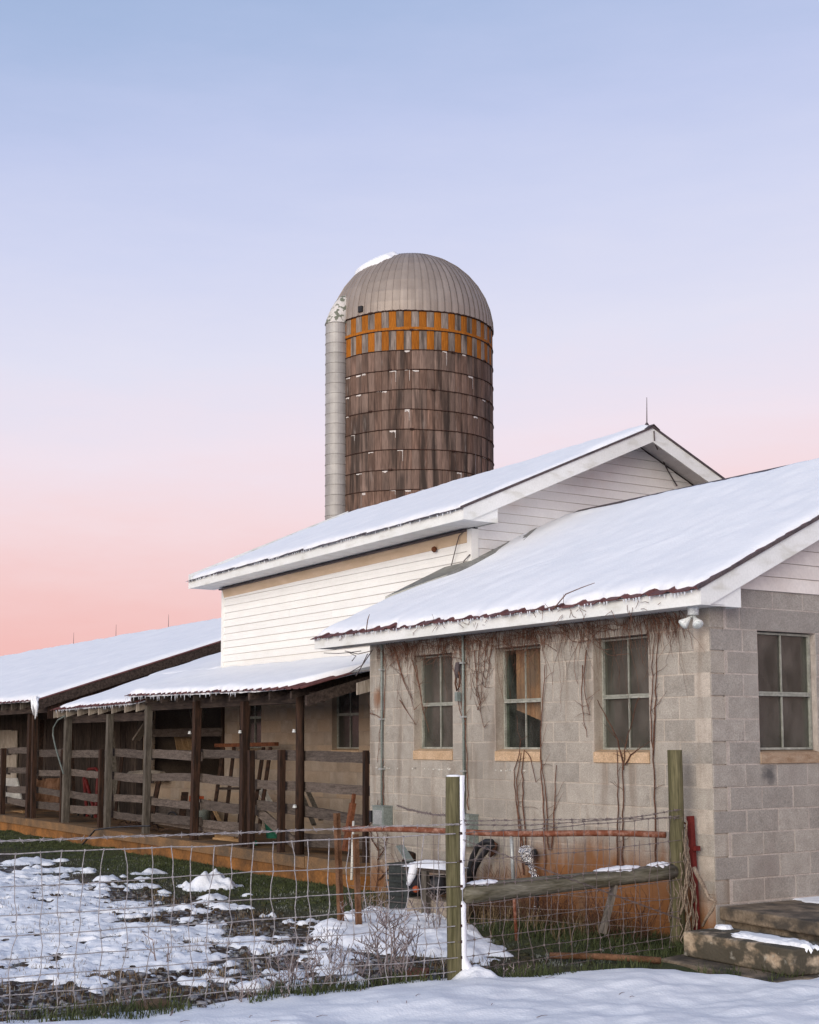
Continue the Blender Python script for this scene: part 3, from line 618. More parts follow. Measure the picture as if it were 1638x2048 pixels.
MB().prism([(bXR-.026, bEY+.06, 4.6905), (bXR-.026, 1.86, 4.6905), (bXR-.026, 1.86, bEZ-.20+bSL*(1.86-bEY)), (bXR-.026, bEY+.06, bEZ-.17+bSL*.06)], (-.012, 0, 0)).build('eave_return', M['trim'], bn)
MB().bounds(GX+.012, bXR-.039, 1.848, 1.86, 4.691, 4.93).build('return_end', M['trim'], bn)
for s_ in (1, -1):
    n = 26
    for k in range(n):
        a, b = 1.9+(bRY-1.9)*k/n, 1.9+(bRY-1.9)*(k+1)/n-.004
        za, zb_ = bEZ-.045+bSL*(a-bEY), bEZ-.045+bSL*(b-bEY)
        if s_ == -1: a, b, za, zb_ = 2*bRY-b, 2*bRY-a, zb_, za
        MB().prism([(GX, a, za), (GX, b, zb_), (GX, b, zb_+.01), (GX, a, za+.01)], (bXR-.03-GX, 0, 0)).build('soffit_panel', M['soffit'], bn)
boards_y(bn, GX, lambda z: (max(WY+.092, bEY+(z-bEZ+.08)/bSL), min(7.4, 2*bRY-bEY-(z-bEZ+.08)/bSL)), 3.66, 6.20, 20, M['white_gable'])
sheets(bn, bXL-.03, bXR+.015, bEY-.045, bEZ-.02, bRY, bRZ, M['drip'], rib=.61, amp=.006)
sheets(bn, bXL-.03, bXR+.015, 2*bRY-bEY+.04, bEZ-.02, bRY+.002, bRZ, M['drip'])
rake_board(bn, bXR+.001, bXR+.018, bEY-.05, bEZ+.012, bRY, bRZ+.02, .03, name='drip_edge', mat='drip')
rake_board(bn, bXR+.001, bXR+.018, 2*bRY-bEY, bEZ+.012, bRY+.001, bRZ+.02, .03, name='drip_edge', mat='drip')
MB().prism([(bXR-.5, bRY-.12, bRZ-.03), (bXR-.5, bRY, bRZ+.045), (bXR-.5, bRY+.12, bRZ-.03), (bXR-.5, bRY, bRZ+.03)], (.53, 0, 0)).build('ridge_cap', M['drip'], bn)
ic = icicles(bn, [((x, bEY-.04, bEZ-.02), R.uniform(.015,.05)) for x in np.arange(bXL, bXR, .06) if R.random() < .5])
sn = roof_snow('roof_snow', bXL-.02, bXR+.0, bEY-.03, bEZ-.018, bRY, bRZ, .05, 'snow blanket on the roof of the white clapboard barn', margin=.06, rag=.06, sx=.08, edge=.2, seed=11)
TILT = .0125
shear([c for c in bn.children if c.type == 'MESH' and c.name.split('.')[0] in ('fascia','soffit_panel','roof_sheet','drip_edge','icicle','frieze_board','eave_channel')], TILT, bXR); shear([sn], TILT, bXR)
MB().bounds(BXL, BXL+.02, WY+.06, 7.4, 3.0, 4.7).build('end_wall', M['white'], bn)
MB().prism([(BXL, 1.9, 4.7), (BXL, 7.3, 4.7), (BXL, bRY, 6.1)], (.02, 0, 0)).build('end_gable', M['white'], bn)
# ground floor of block under the porch
def px(x, y, Y): return at(x, y, 'Y', Y).x
PW = [(px(663.5,1450,WY), px(717,1450,WY)), (px(522,1450,WY)-.83, px(522,1450,WY))]; OPX = (-17.3, px(449,1450,WY)); ZB = .3626
opB = [(a, b, 1.60, 2.84) for a, b in PW]+[(OPX[0], OPX[1], ZB+4*B, 3.2)]
block_wall(bn, 'long', -17.45, -5.9, 0, 13, WY, opB, M['block_porch'], zb=ZB, anchor=-5.9)
mortar_core(bn, 'long', -17.45, -5.9, .3, ZB+13*B, WY, opB, M['block_porch'])
for a, b in PW: window(bn, 'long', a, b, 1.73, 2.835, WY, rec=.09, sill_z=1.60, glass='glass_dusty', muntin=True)
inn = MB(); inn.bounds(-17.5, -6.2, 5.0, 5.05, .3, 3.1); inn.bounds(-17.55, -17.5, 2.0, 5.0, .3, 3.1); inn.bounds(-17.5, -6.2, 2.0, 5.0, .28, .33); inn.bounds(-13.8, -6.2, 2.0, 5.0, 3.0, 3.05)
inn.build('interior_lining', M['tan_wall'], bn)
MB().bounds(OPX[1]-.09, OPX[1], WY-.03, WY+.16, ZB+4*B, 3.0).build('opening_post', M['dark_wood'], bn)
for x0, z0, x1, z1, wd_ in ((-14.9,3.0,-14.3,2.1,.07),(-13.95,3.0,-14.3,2.1,.07),(-16.2,3.0,-15.7,1.9,.07),(-15.0,3.0,-15.6,1.95,.06),(-13.85,2.9,-14.1,2.3,.06)):
    d = Vector((x1-x0, 0, z1-z0)); MB().box(((x0+x1)/2, WY+.35, (z0+z1)/2), (.05, .05, d.length), d.to_track_quat('Z','Y').to_matrix()).build('brace', M['grey_wood_v'], bn)
for z in (2.02, 1.62): MB().bounds(-17.3, OPX[1]-.02, WY-.045, WY-.012, z-.08, z+.07).build('opening_rail', M['old_wood'], bn)

# ------------------------------------------------------------------ porch roof and its posts
po = empty('porch', (-10, 0, 0), 'lean-to porch roof with dark timber posts along the barn wall', 'porch')
pz = lambda x: 2.53+(-7.2-x)*.0133
PX0, PX1, PYE = -13.25, -7.12, -.27
sheets(po, PX0, PX1, PYE, pz, WY-.002, 3.10, M['roof_red'])
MB().prism([(-7.12, WY-.03, 3.10), (-7.12, .5, 2.755), (-6.0, .5, 2.765), (-6.0, WY-.03, 3.11)], (0, 0, .02)).build('roof_infill', M['roof_grey'], po)
MB().prism([(PX0, .15, 2.36), (PX0, .15, 2.50), (PX0, .05, 2.50), (PX0, .05, 2.36)], (PX1-PX0-.1, 0, 0)).build('beam', M['dark_wood_h'], po)
for x in np.arange(PX0+.15, PX1, .62):
    z0 = pz(x)-.03; MB().prism([(x, PYE+.06, z0-.10), (x, WY-.02, 2.96), (x, WY-.02, 3.07), (x, PYE+.06, z0)], (.05, 0, 0)).build('rafter', M['dark_wood_h'], po)
MB().prism([(-7.17, PYE+.1, 2.30), (-7.17, WY-.05, 2.84), (-7.17, WY-.05, 3.0), (-7.17, PYE+.1, 2.44)], (.045, 0, 0)).build('end_rafter', M['dark_wood_h'], po)
MB().prism([(-6.1, -.03, 2.42), (-6.1, .30, 2.50), (-6.1, .30, 2.66), (-6.1, -.03, 2.57)], (.03, 0, 0)).build('end_board', M['pale_wood_v'], po)
DZ = .35
def post(parent, X, top, d, mat, name='post', Y=.02, rnd=False, lean=(0,0)):
    if rnd: mb = MB().tube([(X, Y, DZ-.02), (X+lean[0]*.5+.008, Y, (DZ+top)/2), (X+lean[0], Y+lean[1], top)], [d*.52, d*.5, d*.47], 10)
    else:
        mb = MB(); mb.prism([(X-d/2, Y-d/2, DZ-.02), (X+d/2, Y-d/2, DZ-.02), (X+d/2, Y+d/2, DZ-.02), (X-d/2, Y+d/2, DZ-.02)], (lean[0], lean[1], top-DZ+.02))
    return mb.build(name, M[mat], parent, rnd)
post(po, -7.66, 2.48, .12, 'dark_wood', rnd=True); post(po, -9.33, 2.42, .11, 'dark_wood', lean=(.02,0)); post(po, -11.04, 2.47, .105, 'dark_wood', lean=(.07,0)); post(po, -12.95, 2.44, .10, 'grey_wood_v', lean=(.06,0))
roof_snow('porch_snow', PX0+.02, PX1+.9, PYE+.01, pz, WY-.02, 3.10, .06, 'snow lying on the low porch roof below the white clapboards', margin=.03, rag=.05, sx=.05, edge=.13, seed=21, topm=.17, over=lambda x: .95*sstep(-7.75, -6.9, x)+.10*sstep(-8.6,-7.6,x))
icicles(po, [((x, PYE-.0, pz(x)-.01), R.uniform(.03,.10)) for x in np.arange(PX0, -9.0, .07) if R.random() < .55], 'icicle')
for X in (-7.66, -9.29, -11.04): 
    MB().lathe((X-.01, -.065, 1.98), [(.018,-.02),(.026,-.012),(.026,0),(.016,.006),(.024,.016),(.014,.026)], 10).build('insulator', M['lamp_white'], po)
MB().lathe((-7.62, -.075, .98), [(.02,-.02),(.03,-.012),(.03,0),(.018,.006),(.028,.016),(.014,.026)], 10).build('insulator', M['lamp_white'], po)

# ------------------------------------------------------------------ the lower shed roof with rafter tails, then the long left barn
sh = empty('lean_to_shed', (-15.5, 0, 0), 'low plank lean-to with a snowy metal roof and bare rafter tails', 'shed')
sz = lambda x: 2.455+(x+17.2)*.010
sheets(sh, -17.32, -12.98, -.17, sz, WY-.004, 3.10, M['roof_red'])
sheets(sh, -17.32, -13.88, WY-.004, 3.10, 5.2, 4.22, M['roof_red'])
for xp in (112, 119, 137, 160, 182, 201, 228, 254, 277):
    X = px(xp, 1430, -.05); z0 = sz(X)-.012
    MB().prism([(X, -.10, z0-.14), (X, WY-.02, 2.95), (X, WY-.02, 3.085), (X, -.10, z0)], (.045, 0, 0)).build('rafter', M['pale_wood_v'], sh)
MB().bounds(-17.2, -13.0, .08, .16, 2.20, 2.34).build('beam', M['dark_wood_h'], sh)
post(sh, -14.69, 2.33, .10, 'grey_wood_v', lean=(.05,0)); post(sh, -16.85, 2.32, .12, 'grey_wood_v', lean=(.06,0))
roof_snow('shed_snow', -17.02, -12.98, -.13, sz, 1.76, 3.085, .05, 'lower snow patch on the lean-to roof above the rafter tails', margin=.03, rag=.04, sx=.06, edge=.14, seed=31, side0=.0)
roof_snow('shed_snow', -17.15, -13.9, 1.7, 3.08, 5.15, 4.20, .05, 'upper snow slope between the left barn and the white clapboards', margin=.0, rag=.0, sx=.08, edge=.10, seed=33)
icicles(sh, [((x, -.17, sz(x)-.01), R.uniform(.02,.07)) for x in np.arange(-17, -13, .08) if R.random() < .5])
lb = empty('left_barn', (-30, 3, 0), 'long weathered plank barn with a snow covered roof at the far left', 'barn')
LY, LZ, LRY, LRZ, LX = -.30, 2.66, 6.8, 4.99, -17.62; LS = (LRZ-LZ)/(LRY-LY)
sheets(lb, -50, LX+.04, LY-.04, LZ-.01, LRY, LRZ, M['roof_red'], wdt=1.2, rib=.3)
sheets(lb, -50, LX+.04, 2*LRY-LY, LZ-.01, LRY+.002, LRZ, M['roof_red'], wdt=3, rib=.6)
rake_board(lb, LX, LX+.03, LY-.03, LZ-.012, LRY, LRZ-.02, .19, mat='dark_wood_h')
roof_snow('roof_snow', -49.9, LX+.02, LY-.02, LZ-.005, LRY, LRZ, .07, 'snow blanket on the long roof of the left plank barn', margin=.03, rag=.05, sx=.14, sy=.12, edge=.2, seed=41, side1=.05)
for k in range(15):
    a = -.1+k*.46; zt_ = LZ-.19+LS*(a-LY)
    MB().prism([(LX-.05, a+.008, 2.3), (LX-.05, a+.452, 2.3), (LX-.05, a+.452, zt_+LS*.452), (LX-.05, a+.008, zt_)], (.03, 0, 0)).build('gable_board', M['dark_wood'], lb)
MB().bounds(-49, LX-.1, -.08, .04, 2.42, 2.56).build('beam', M['dark_wood_h'], lb)
for xp in (5, 24, 42): X = px(xp, 1405, -.2); MB().prism([(X, -.22, LZ-.16), (X, 1.9, LZ+.56), (X, 1.9, LZ+.68), (X, -.22, LZ-.03)], (.05, 0, 0)).build('rafter', M['grey_wood_v'], lb)
xw = -28.0; k = 0
while xw < -17.5:
    wd_ = R.uniform(.24, .34); MB().bounds(xw, xw+wd_-.012, WY-.02+R.uniform(-.008,.008), WY+.01, .34, 2.95+R.uniform(-.02,.02)).build('wall_plank', M['old_wood_v'], lb); xw += wd_
MB().bounds(-28.2, -17.45, WY+.012, WY+.04, .3, 3.05).build('wall_backing', M['dark_wood'], lb)
xa, xb = px(-30, 1500, WY-.05), px(36, 1500, WY-.05); n = 6
for k in range(n): MB().bounds(xa+(xb-xa)*k/n+.008, xa+(xb-xa)*(k+1)/n-.008, WY-.085, WY-.055, .55, 2.15+(.0 if k < 5 else -.02)).build('door_plank', M['pale_wood_v'], lb)
MB().bounds(xa, xb, WY-.11, WY-.086, 1.55, 1.68).build('door_rail', M['grey_wood_v'], lb)
post(lb, -19.0, 2.5, .12, 'dark_wood', lean=(.04,0)); post(lb, -18.75, 2.5, .09, 'dark_wood'); post(lb, -22.5, 2.5, .14, 'dark_wood')
dr = MB(); p0 = Vector((LX+.0, LY-.03, LZ+.05))
for k in range(26): a = R.uniform(-.22, .05); dr.tube([p0+Vector((a, R.uniform(-.03,.04), R.uniform(-.03,.03))), p0+Vector((a+.02, R.uniform(-.03,.03), -.1-R.random()*.1)), p0+Vector((a+.05, 0, -.16-R.random()*.28))], [.028, .018, .003], 5)
tag(dr.build('snow_clump', M['snow'], None, True), 'ragged snow and icicles drooping off the left barn roof corner', 'snow', kind='stuff')

# ------------------------------------------------------------------ concrete deck along the porch
dk = empty('porch_deck', (-14, 0, 0), 'clay stained concrete porch deck below the plank railing', 'deck')
xd = -26.0
while xd < -5.9:
    ln = min(R.uniform(2.2, 3.2), -5.86-xd)
    if -5.86-(xd+ln) < .4: ln = -5.86-xd
    zj = R.uniform(-.012, .008); MB().bounds(xd+.004, xd+ln-.004, -.14+R.uniform(-.012,.012), WY-.01, .20, DZ+zj).build('deck_slab', M['deck'], dk)
    MB().bounds(xd+.003, xd+ln-.003, -.11, .1, -.25, .198).build('footing', M['clay_wall'], dk); xd += ln

# ------------------------------------------------------------------ silo
so = EYE+ray(824, 1000)*(48.5/(ray(824,1000).dot(Vector((_f.x,_f.y,0)).normalized())))
SXY = Vector((so.x, so.y, 0)); SR, NST, ROW = 2.86, 70, .672; SZT = 16.15
si = empty('silo', SXY, 'tall brown concrete stave silo with a metal dome and orange checkered band', 'silo')
face = math.atan2(EYE.y-SXY.y, EYE.x-SXY.x)                 # the side that looks at the yard
def stave_verts(a0, a1, z0, z1, r0, r1):
    V = []
    m = 4
    for k in range(m+1):
        a = a0+(a1-a0)*k/m
        rr = r0 if k not in (0, m) else r0-.012
        for z in (z0, z1): V.append((SXY.x+rr*math.cos(a), SXY.y+rr*math.sin(a), z))
    for a in (a1, a0):
        for z in (z0, z1): V.append((SXY.x+r1*math.cos(a), SXY.y+r1*math.sin(a), z))
    q = m+3; F = []
    for k in range(q): k2 = (k+1) % q; F.append((2*k, 2*k2, 2*k2+1, 2*k+1))
    F.append(tuple(2*k for k in range(q-1,-1,-1))); F.append(tuple(2*k+1 for k in range(q)))
    return V, F
rest = MB(); nsing = 0; da = 2*math.pi/NST; R2 = random.Random(5)
for row in range(24):
    z1 = SZT-row*ROW; z0 = max(z1-ROW, -.2)
    for k in range(NST):
        a0 = face+(k-NST/2)*da+(.0 if row % 2 else 0); rel = abs((k+.5)-NST/2)*da
        V, F = stave_verts(a0+.0016, a0+da-.0016, z0+.005, z1-.005, SR+R2.uniform(-.004,.006), SR-.06)
        vis = rel < 1.42 and row < 9 and nsing < 300
        if vis:
            org = (k % 2 == 0) if row == 0 else ((k % 2 == 1) if row == 1 else False)
            mt = 'stave_orange' if org else ('stave_pale' if row < 2 else 'stave')
            MB().add(V, F).build('stave', M[mt], si); nsing += 1
        else: rest.add(V, F)
o = rest.build('stave_rows', M['stave'], si); o['kind'] = 'stuff'
MB().lathe((SXY.x, SXY.y, -.2), [(SR-.05, 0), (SR-.05, SZT+.15)], 70).build('silo_core', M['hoop'], si)
for row in range(0, 24):
    z = SZT-row*ROW+.0; mb = MB()
    pts = [(SXY.x+(SR+.012)*math.cos(2*math.pi*k/96), SXY.y+(SR+.012)*math.sin(2*math.pi*k/96), z+.012*math.sin(k*.4+row)) for k in range(97)]
    mb.tube(pts, .016 if row else .03, 5, False)
    for a in (face+.25*((row*7) % 5-2), face+1.25-.1*(row % 3)): 
        c = (SXY.x+(SR+.03)*math.cos(a), SXY.y+(SR+.03)*math.sin(a), z); mb.tube([(c[0]-.06*math.sin(a), c[1]+.06*math.cos(a), z), (c[0]+.06*math.sin(a), c[1]-.06*math.cos(a), z)], .035, 6)
    mb.build('hoop', M['hoop'], si)
bd = MB(); V = []
for k in range(141):
    an = face-1.75+3.5*k/140; r_ = SR+.0095; V += [(SXY.x+r_*math.cos(an), SXY.y+r_*math.sin(an), SZT-ROW+.02), (SXY.x+r_*math.cos(an), SXY.y+r_*math.sin(an), SZT-ROW+.11+.02*ns(k*.6, 3))]
bd.add(V, [(2*k, 2*k+2, 2*k+3, 2*k+1) for k in range(140)]); bd.build('painted_band', M['stave_orange'], si)
lm_ = MB()
for k in range(46):                                          # white lime that bled out of the joints
    row = R2.randint(2, 9); a = face+R2.uniform(-1.2, 1.2); st = math.floor((a-face)/da+NST/2); a = face+(st-NST/2)*da+.01
    z = SZT-row*ROW-R2.choice((.0,.03)); wdt = da*R2.uniform(.5,.95); h = R2.uniform(.02,.05)
    def pt(an, zz, r_=SR+.010): return (SXY.x+r_*math.cos(an), SXY.y+r_*math.sin(an), zz)
    mm = 5; V = []
    for q in range(mm+1):
        an = a+wdt*q/mm; V += [pt(an, z), pt(an, z-h*R2.uniform(.5,1.6))]
    lm_.add(V, [(2*q, 2*q+1, 2*q+3, 2*q+2) for q in range(mm)])
    if R2.random() < .25:
        an = a+wdt*.9; l = R2.uniform(.15,.5); lm_.add([pt(an, z), pt(an+.006, z), pt(an+.004, z-l), pt(an+.001, z-l)], [(0,3,2,1)])
o = lm_.build('lime_streaks', M['lime'], si); o['kind'] = 'stuff'
DH = 2.80
def dome_pt(a, t, dr=0):                                     # t 0..1 from rim to top
    g = t*math.pi/2; r_ = (SR+.03+dr)*math.cos(g); return (SXY.x+r_*math.cos(a), SXY.y+r_*math.sin(a), SZT+(DH+dr)*math.sin(g))
NG = 70; T = [0,.08,.17,.27,.37,.47,.57,.67,.77,.87,.95,1.0]
for k in range(NG):
    a0 = 2*math.pi*k/NG; a1 = a0+2*math.pi/NG; w_ = (a1-a0); V = []; F = []
    for t in T:
        for fr, dr in ((0, .022), (.05, .022), (.075, 0), (.5, .006), (.97, 0), (1.0, 0)): V.append(dome_pt(a0+w_*fr, t, dr*(1-.6*t)))
    for i in range(len(T)-1):
        for j in range(5): b = i*6+j; F.append((b, b+1, b+7, b+6))
    MB().add(V, F).build('dome_panel', M['dome'], si)
ch_a = face-math.radians(59); CC = SXY+Vector((math.cos(ch_a), math.sin(ch_a), 0))*(SR+.12); CR = .39
z = SZT-.08; zs = []
while z > 6: zs.append(z); z -= ROW*.52
for i, (za, zb_) in enumerate(zip(zs, zs[1:])):
    MB().lathe((CC.x, CC.y, zb_), [(CR, 0), (CR-.002, (za-zb_)*.5), (CR, za-zb_-.03), (CR+.016, za-zb_-.022), (CR+.016, za-zb_-.004)], 28).build('chute_ring', M['chute'], si, False)
cap = MB(); n = 24; V = []; F = []
ax = Vector((math.cos(ch_a), math.sin(ch_a), 0)); sdv = Vector((-ax.y, ax.x, 0))
for i in range(9):
    g = i/8*math.pi/2
    for k in range(n):
        b = 2*math.pi*k/n; q_ = math.cos(g)**.75; off = ax*math.cos(b)*(CR+.03)*q_+sdv*math.sin(b)*(CR+.03)*q_
        off += -ax*(.34*math.sin(g)); V.append((CC.x+off.x, CC.y+off.y, SZT-.10+1.08*math.sin(g)))
for i in range(8):
    for k in range(n): F.append((i*n+k, i*n+(k+1)%n, (i+1)*n+(k+1)%n, (i+1)*n+k))
cap.v = V; cap.f = F; cap.build('chute_cap', M['chute_cap'], si, True)
hp = face-math.radians(36); q = Vector((math.cos(hp), math.sin(hp), 0))
MB().box(Vector((SXY.x, SXY.y, SZT+.2))+q*(SR+.02), (.16, .16, .2), Matrix.Rotation(hp, 3, 'Z')).build('vent_hole', M['black'], si)
# snow left on the dome
V = []; F = []; nu, nv = 40, 22; ca = face-math.radians(66)
for j in range(nv+1):
    for i in range(nu+1):
        u = i/nu*2-1; v = j/nv*2-1
        r_ = math.hypot(u, v); 
        a = ca+u*.80; t = .68+v*.19
        lim = max(0, 1-(abs(u)**2.2+abs(v)**2.6)+.22*fbm(u*3, v*3, 4)); 
        V.append(dome_pt(a, min(t, 1.0), -.05+.17*min(1, lim*2.2)))
for j in range(nv):
    for i in range(nu): b = j*(nu+1)+i; F.append((b, b+1, b+nu+2, b+nu+1))
mb = MB(); mb.v = V; mb.f = F
tag(mb.build('dome_snow', M['snow'], None, True), 'small cap of snow clinging to the top of the silo dome', 'snow', kind='stuff')

# ------------------------------------------------------------------ lightning rods
def rod(p, h, label):
    mb = MB().tube([p, (p[0]+.01, p[1], p[2]+h)], [.009, .004], 6); mb.lathe((p[0], p[1], p[2]-.05), [(.04,0),(.03,.05),(.015,.08)], 8)
    tag(mb.build('lightning_rod', M['drip'], None), label, 'rod', 'lightning rods')
rod((bXR-.12, bRY, bRZ+.06), .40, 'thin lightning rod at the gable peak of the white barn')
rod((at(951,940,'Y',bRY).x, bRY, bRZ-.01), .40, 'thin lightning rod on the white barn ridge in front of the silo')
for xp, yp, lb_ in ((147,1287,'farthest'),(232,1258,'middle'),(337,1240,'nearest')):
    d = ray(xp, yp); t = (LRY-EYE.y)/d.y; P = EYE+d*t; rod((P.x, LRY, LRZ+.03), .42, lb_+' of the three thin rods along the left barn ridge')

# ------------------------------------------------------------------ plank railing along the porch
rl = empty('plank_railing', (-13, .1, DZ), 'weathered grey plank railing with four rails between the porch posts', 'railing')
for X, tp, wd_ in ((-9.05,1.72,.08),(-8.15,1.73,.085),(-14.98,1.72,.08),(-17.02,1.71,.06),(-5.93,1.73,.06),(-20.7,1.72,.10)):
    post(rl, X, tp, wd_, 'dark_wood', 'railing_post', Y=-.0, lean=(R.uniform(-.02,.02), 0))
spans = [(-9.0,-5.95),(-11.0,-9.1),(-12.9,-11.0),(-14.95,-12.95),(-16.98,-15.0),(-18.95,-17.05),(-20.7,-18.9),(-24.5,-20.7)]
for si_, (a, b) in enumerate(spans):
    for k, zc in enumerate((1.645, 1.26, .875, .61)):
        da_, db_ = R.uniform(-.035,.03), R.uniform(-.035,.03)
        if si_ == 0 and k == 2: da_, db_ = .07, -.03
        if si_ == 0 and k == 3: continue
        if si_ in (5, 6, 7): db_ -= .0
        y = .085+R.uniform(-.006,.006)+(.035 if (si_ % 2) else 0)
        m_ = 12; up = []; dn = []; hw = R.uniform(.060, .074); bow = R.uniform(-.025, .015)
        for q_ in range(m_+1):
            t = q_/m_; x_ = a-.05+(b-a+.1)*t; zz = zc+da_+(db_-da_)*t+bow*4*t*(1-t)
            up.append((x_, y, zz+hw+R.uniform(-.007,.004))); dn.append((x_, y, zz-hw+R.uniform(-.004,.007)))
        V = up+dn+[(p[0], p[1]+.028, p[2]) for p in up+dn]; n_ = m_+1; F = []
        for q_ in range(m_): F += [(n_+q_, n_+q_+1, q_+1, q_), (2*n_+q_, 2*n_+q_+1, 3*n_+q_+1, 3*n_+q_), (q_, q_+1, 2*n_+q_+1, 2*n_+q_), (n_+q_+1, n_+q_, 3*n_+q_, 3*n_+q_+1)]
        F += [(0, 2*n_, 3*n_, n_), (m_, n_+m_, 3*n_+m_, 2*n_+m_)]
        MB().add(V, F).build('rail', M['old_wood'], rl)
br = MB().prism([(-9.15, .12, .80), (-8.0, .12, .38), (-7.95, .12, .52), (-9.1, .12, .95)], (0, .03, 0)); tag(br.build('fallen_plank', M['old_wood'], None), 'broken rail plank fallen slantwise beside the green boot', 'plank')
br = MB().prism([(-8.0, .2, .42), (-6.0, .2, .50), (-6.0, .2, .66), (-8.0, .2, .60)], (0, .03, 0)); tag(br.build('fallen_plank', M['old_wood'], None), 'dark bottom plank lying on the deck near the house corner', 'plank')
br = MB().prism([(-12.9, .16, .50), (-9.4, .16, .44), (-9.4, .16, .57), (-12.9, .16, .68)], (0, .03, 0)); tag(br.build('fallen_plank', M['old_wood'], None), 'sagging bottom plank below the railing under the dark opening', 'plank')

# ------------------------------------------------------------------ things lying on the porch
def P(x, y, Y): return at(x, y, 'Y', Y)
def bar(mb, a, b, w_, d_=None):
    a, b = Vector(a), Vector(b); v = b-a; return mb.box((a+b)/2, (w_, d_ or w_, v.length), v.to_track_quat('Z','Y').to_matrix())
rk = empty('wooden_rack', P(490,1640,1.3), 'reddish brown slatted wooden rack leaning against the porch wall', 'rack')
bar(MB(), P(433,1491,1.42), P(553,1488,1.42), .08, .06).build('top_rail', M['rust'], rk)
for (x0, x1) in ((447,424),(468,450),(491,478),(527,505),(541,519)): bar(MB(), P(x0,1495,1.4), P(x1,1652,1.0), .055, .04).build('leg', M['dark_wood'], rk)
bar(MB(), P(437,1577,1.15), P(520,1577,1.15), .04, .04).build('cross_rail', M['dark_wood_h'], rk)
for k, (x0,y0,x1,y1) in enumerate(((513,1573,537,1612),(524,1574,545,1612))):
    tag(bar(MB(), P(x0,y0,1.45), P(x1,y1,1.2), .07, .02).build('white_batten', M['off_white'], None), ('left','right')[k]+' of two white battens leaning beside the wooden rack', 'batten', 'white battens')
for k, (x0,y0,x1,y1) in enumerate(((601,1583,628,1650),(616,1583,642,1640))):
    tag(bar(MB(), P(x0,y0,1.5), P(x1,y1,1.2), .07, .02).build('grey_batten', M['grey_wood_v'], None), ('longer left','shorter right')[k]+' of two grey battens leaning on the wall behind the round post', 'batten', 'grey battens')
q = P(616, 1632, .22); tb = MB(); tb.box(q+Vector((0,0,.05)), (.24,.05,.14)); o = tb.build('reflector_box', M['dark_wood_h'], None); tag(o, 'small dark box with an orange reflector behind the railing', 'box')
MB().lathe(q+Vector((-.07,-.026,.06)), [(.04,0),(.038,.012),(.02,.018)], 14, Vector((0,-1,0))).build('reflector', M['orange'], o)
bt = P(502, 1690, .25); bo = MB()
bo.lathe(bt+Vector((0,0,.04)), [(.055,0),(.058,.08),(.066,.2),(.07,.26)], 14); bo.tube([bt+Vector((-.02,0,.045)), bt+Vector((.06,0,.045)), bt+Vector((.15,-.01,.035)), bt+Vector((.20,-.01,.03))], [.055,.052,.042,.02], 10)
tag(bo.build('rubber_boot', M['green'], None, True), 'green rubber boot standing on the porch deck', 'boot')
q = P(548, 1676, .5); tag(MB().lathe(q, [(.11,0),(.135,.2),(.145,.21),(.145,.23),(.125,.23),(.1,.03)], 18).build('green_bucket', M['green'], None, True), 'dark green bucket behind the fallen plank', 'bucket')
for k, (x0,y0,x1,y1,w_) in enumerate(((432,1672,480,1668,.05),(440,1682,484,1680,.045),(428,1678,470,1676,.05))):
    tag(bar(MB(), P(x0,y0,.35), P(x1,y1,.42), w_, .05).build('lumber_scrap', M['lumber'], None), ('top','lowest','middle')[k]+' yellow lumber scrap on the deck left of the double post', 'lumber', 'lumber scraps')
q = P(404, 1655, .9); bu = MB().lathe(q, [(.12,0),(.15,.30),(.16,.31),(.16,.33),(.14,.33),(.11,.03)], 18); o = tag(bu.build('grey_bucket', M['grey_box'], None, True), 'grey bucket standing behind the railing below the opening', 'bucket')
q = P(393, 1606, 1.2); cs = empty('chainsaw', q, 'orange chainsaw resting on a ledge behind the railing', 'chainsaw')
MB().box(q+Vector((0,0,.05)), (.26,.16,.14)).build('body', M['orange'], cs); MB().tube([q+Vector((-.1,0,.12)), q+Vector((-.08,0,.2)), q+Vector((.06,0,.2)), q+Vector((.1,0,.12))], .016, 6).build('handle', M['black'], cs); MB().box(q+Vector((.28,0,.03)), (.34,.012,.07)).build('bar', M['galv'], cs)
tag(MB().bounds(P(330,1612,1.5).x, P(420,1612,1.5).x, 1.15, 1.55, .35, q.z-.022).build('storage_crate', M['old_wood'], None), 'low plank crate under the orange chainsaw', 'crate')
hp_ = [P(330,1648,1.2)+Vector((0,0,0))]; hs = MB(); pts = []
for k in range(25): g = math.pi*k/24; pts.append(P(344-13*math.cos(g), 1648-24*math.sin(g), 1.1))
hs.tube(pts, .012, 6); tag(hs.build('wire_hoop', M['black'], None), 'thin black hoop standing on the deck behind the railing', 'hoop')
for k, (x0,y0,x1,y1) in enumerate(((352,1460,362,1512),(366,1458,374,1512),(378,1462,386,1512))):
    tag(bar(MB(), P(x0,y0,2.25), P(x1,y1,2.15), .12, .03).build('stored_plank', M['lumber'], None), ('left','middle','right')[k]+' of three pale planks standing in the dark opening', 'plank', 'pale planks')
q = P(294, 1552, 2.1); pnl = MB().box(q+Vector((0,0,.55)), (.50,.03,1.1)); o = tag(pnl.build('perforated_panel', M['off_white'], None), 'white perforated panel standing in the dark opening', 'panel')
for i in range(3):
    for j in range(7): MB().lathe(q+Vector((-.15+.15*i,-.0155,.12+.14*j)), [(.022,0),(.022,.003)], 8, Vector((0,-1,0))).build('hole', M['black'], o)
lg = MB().tube([P(262,1553,1.6), P(300,1551,1.6), P(325,1553,1.6)], [.11,.12,.10], 9); tag(lg.build('log_section', M['pale_wood_v'], None), 'short pale log lying on the sill of the opening', 'log')
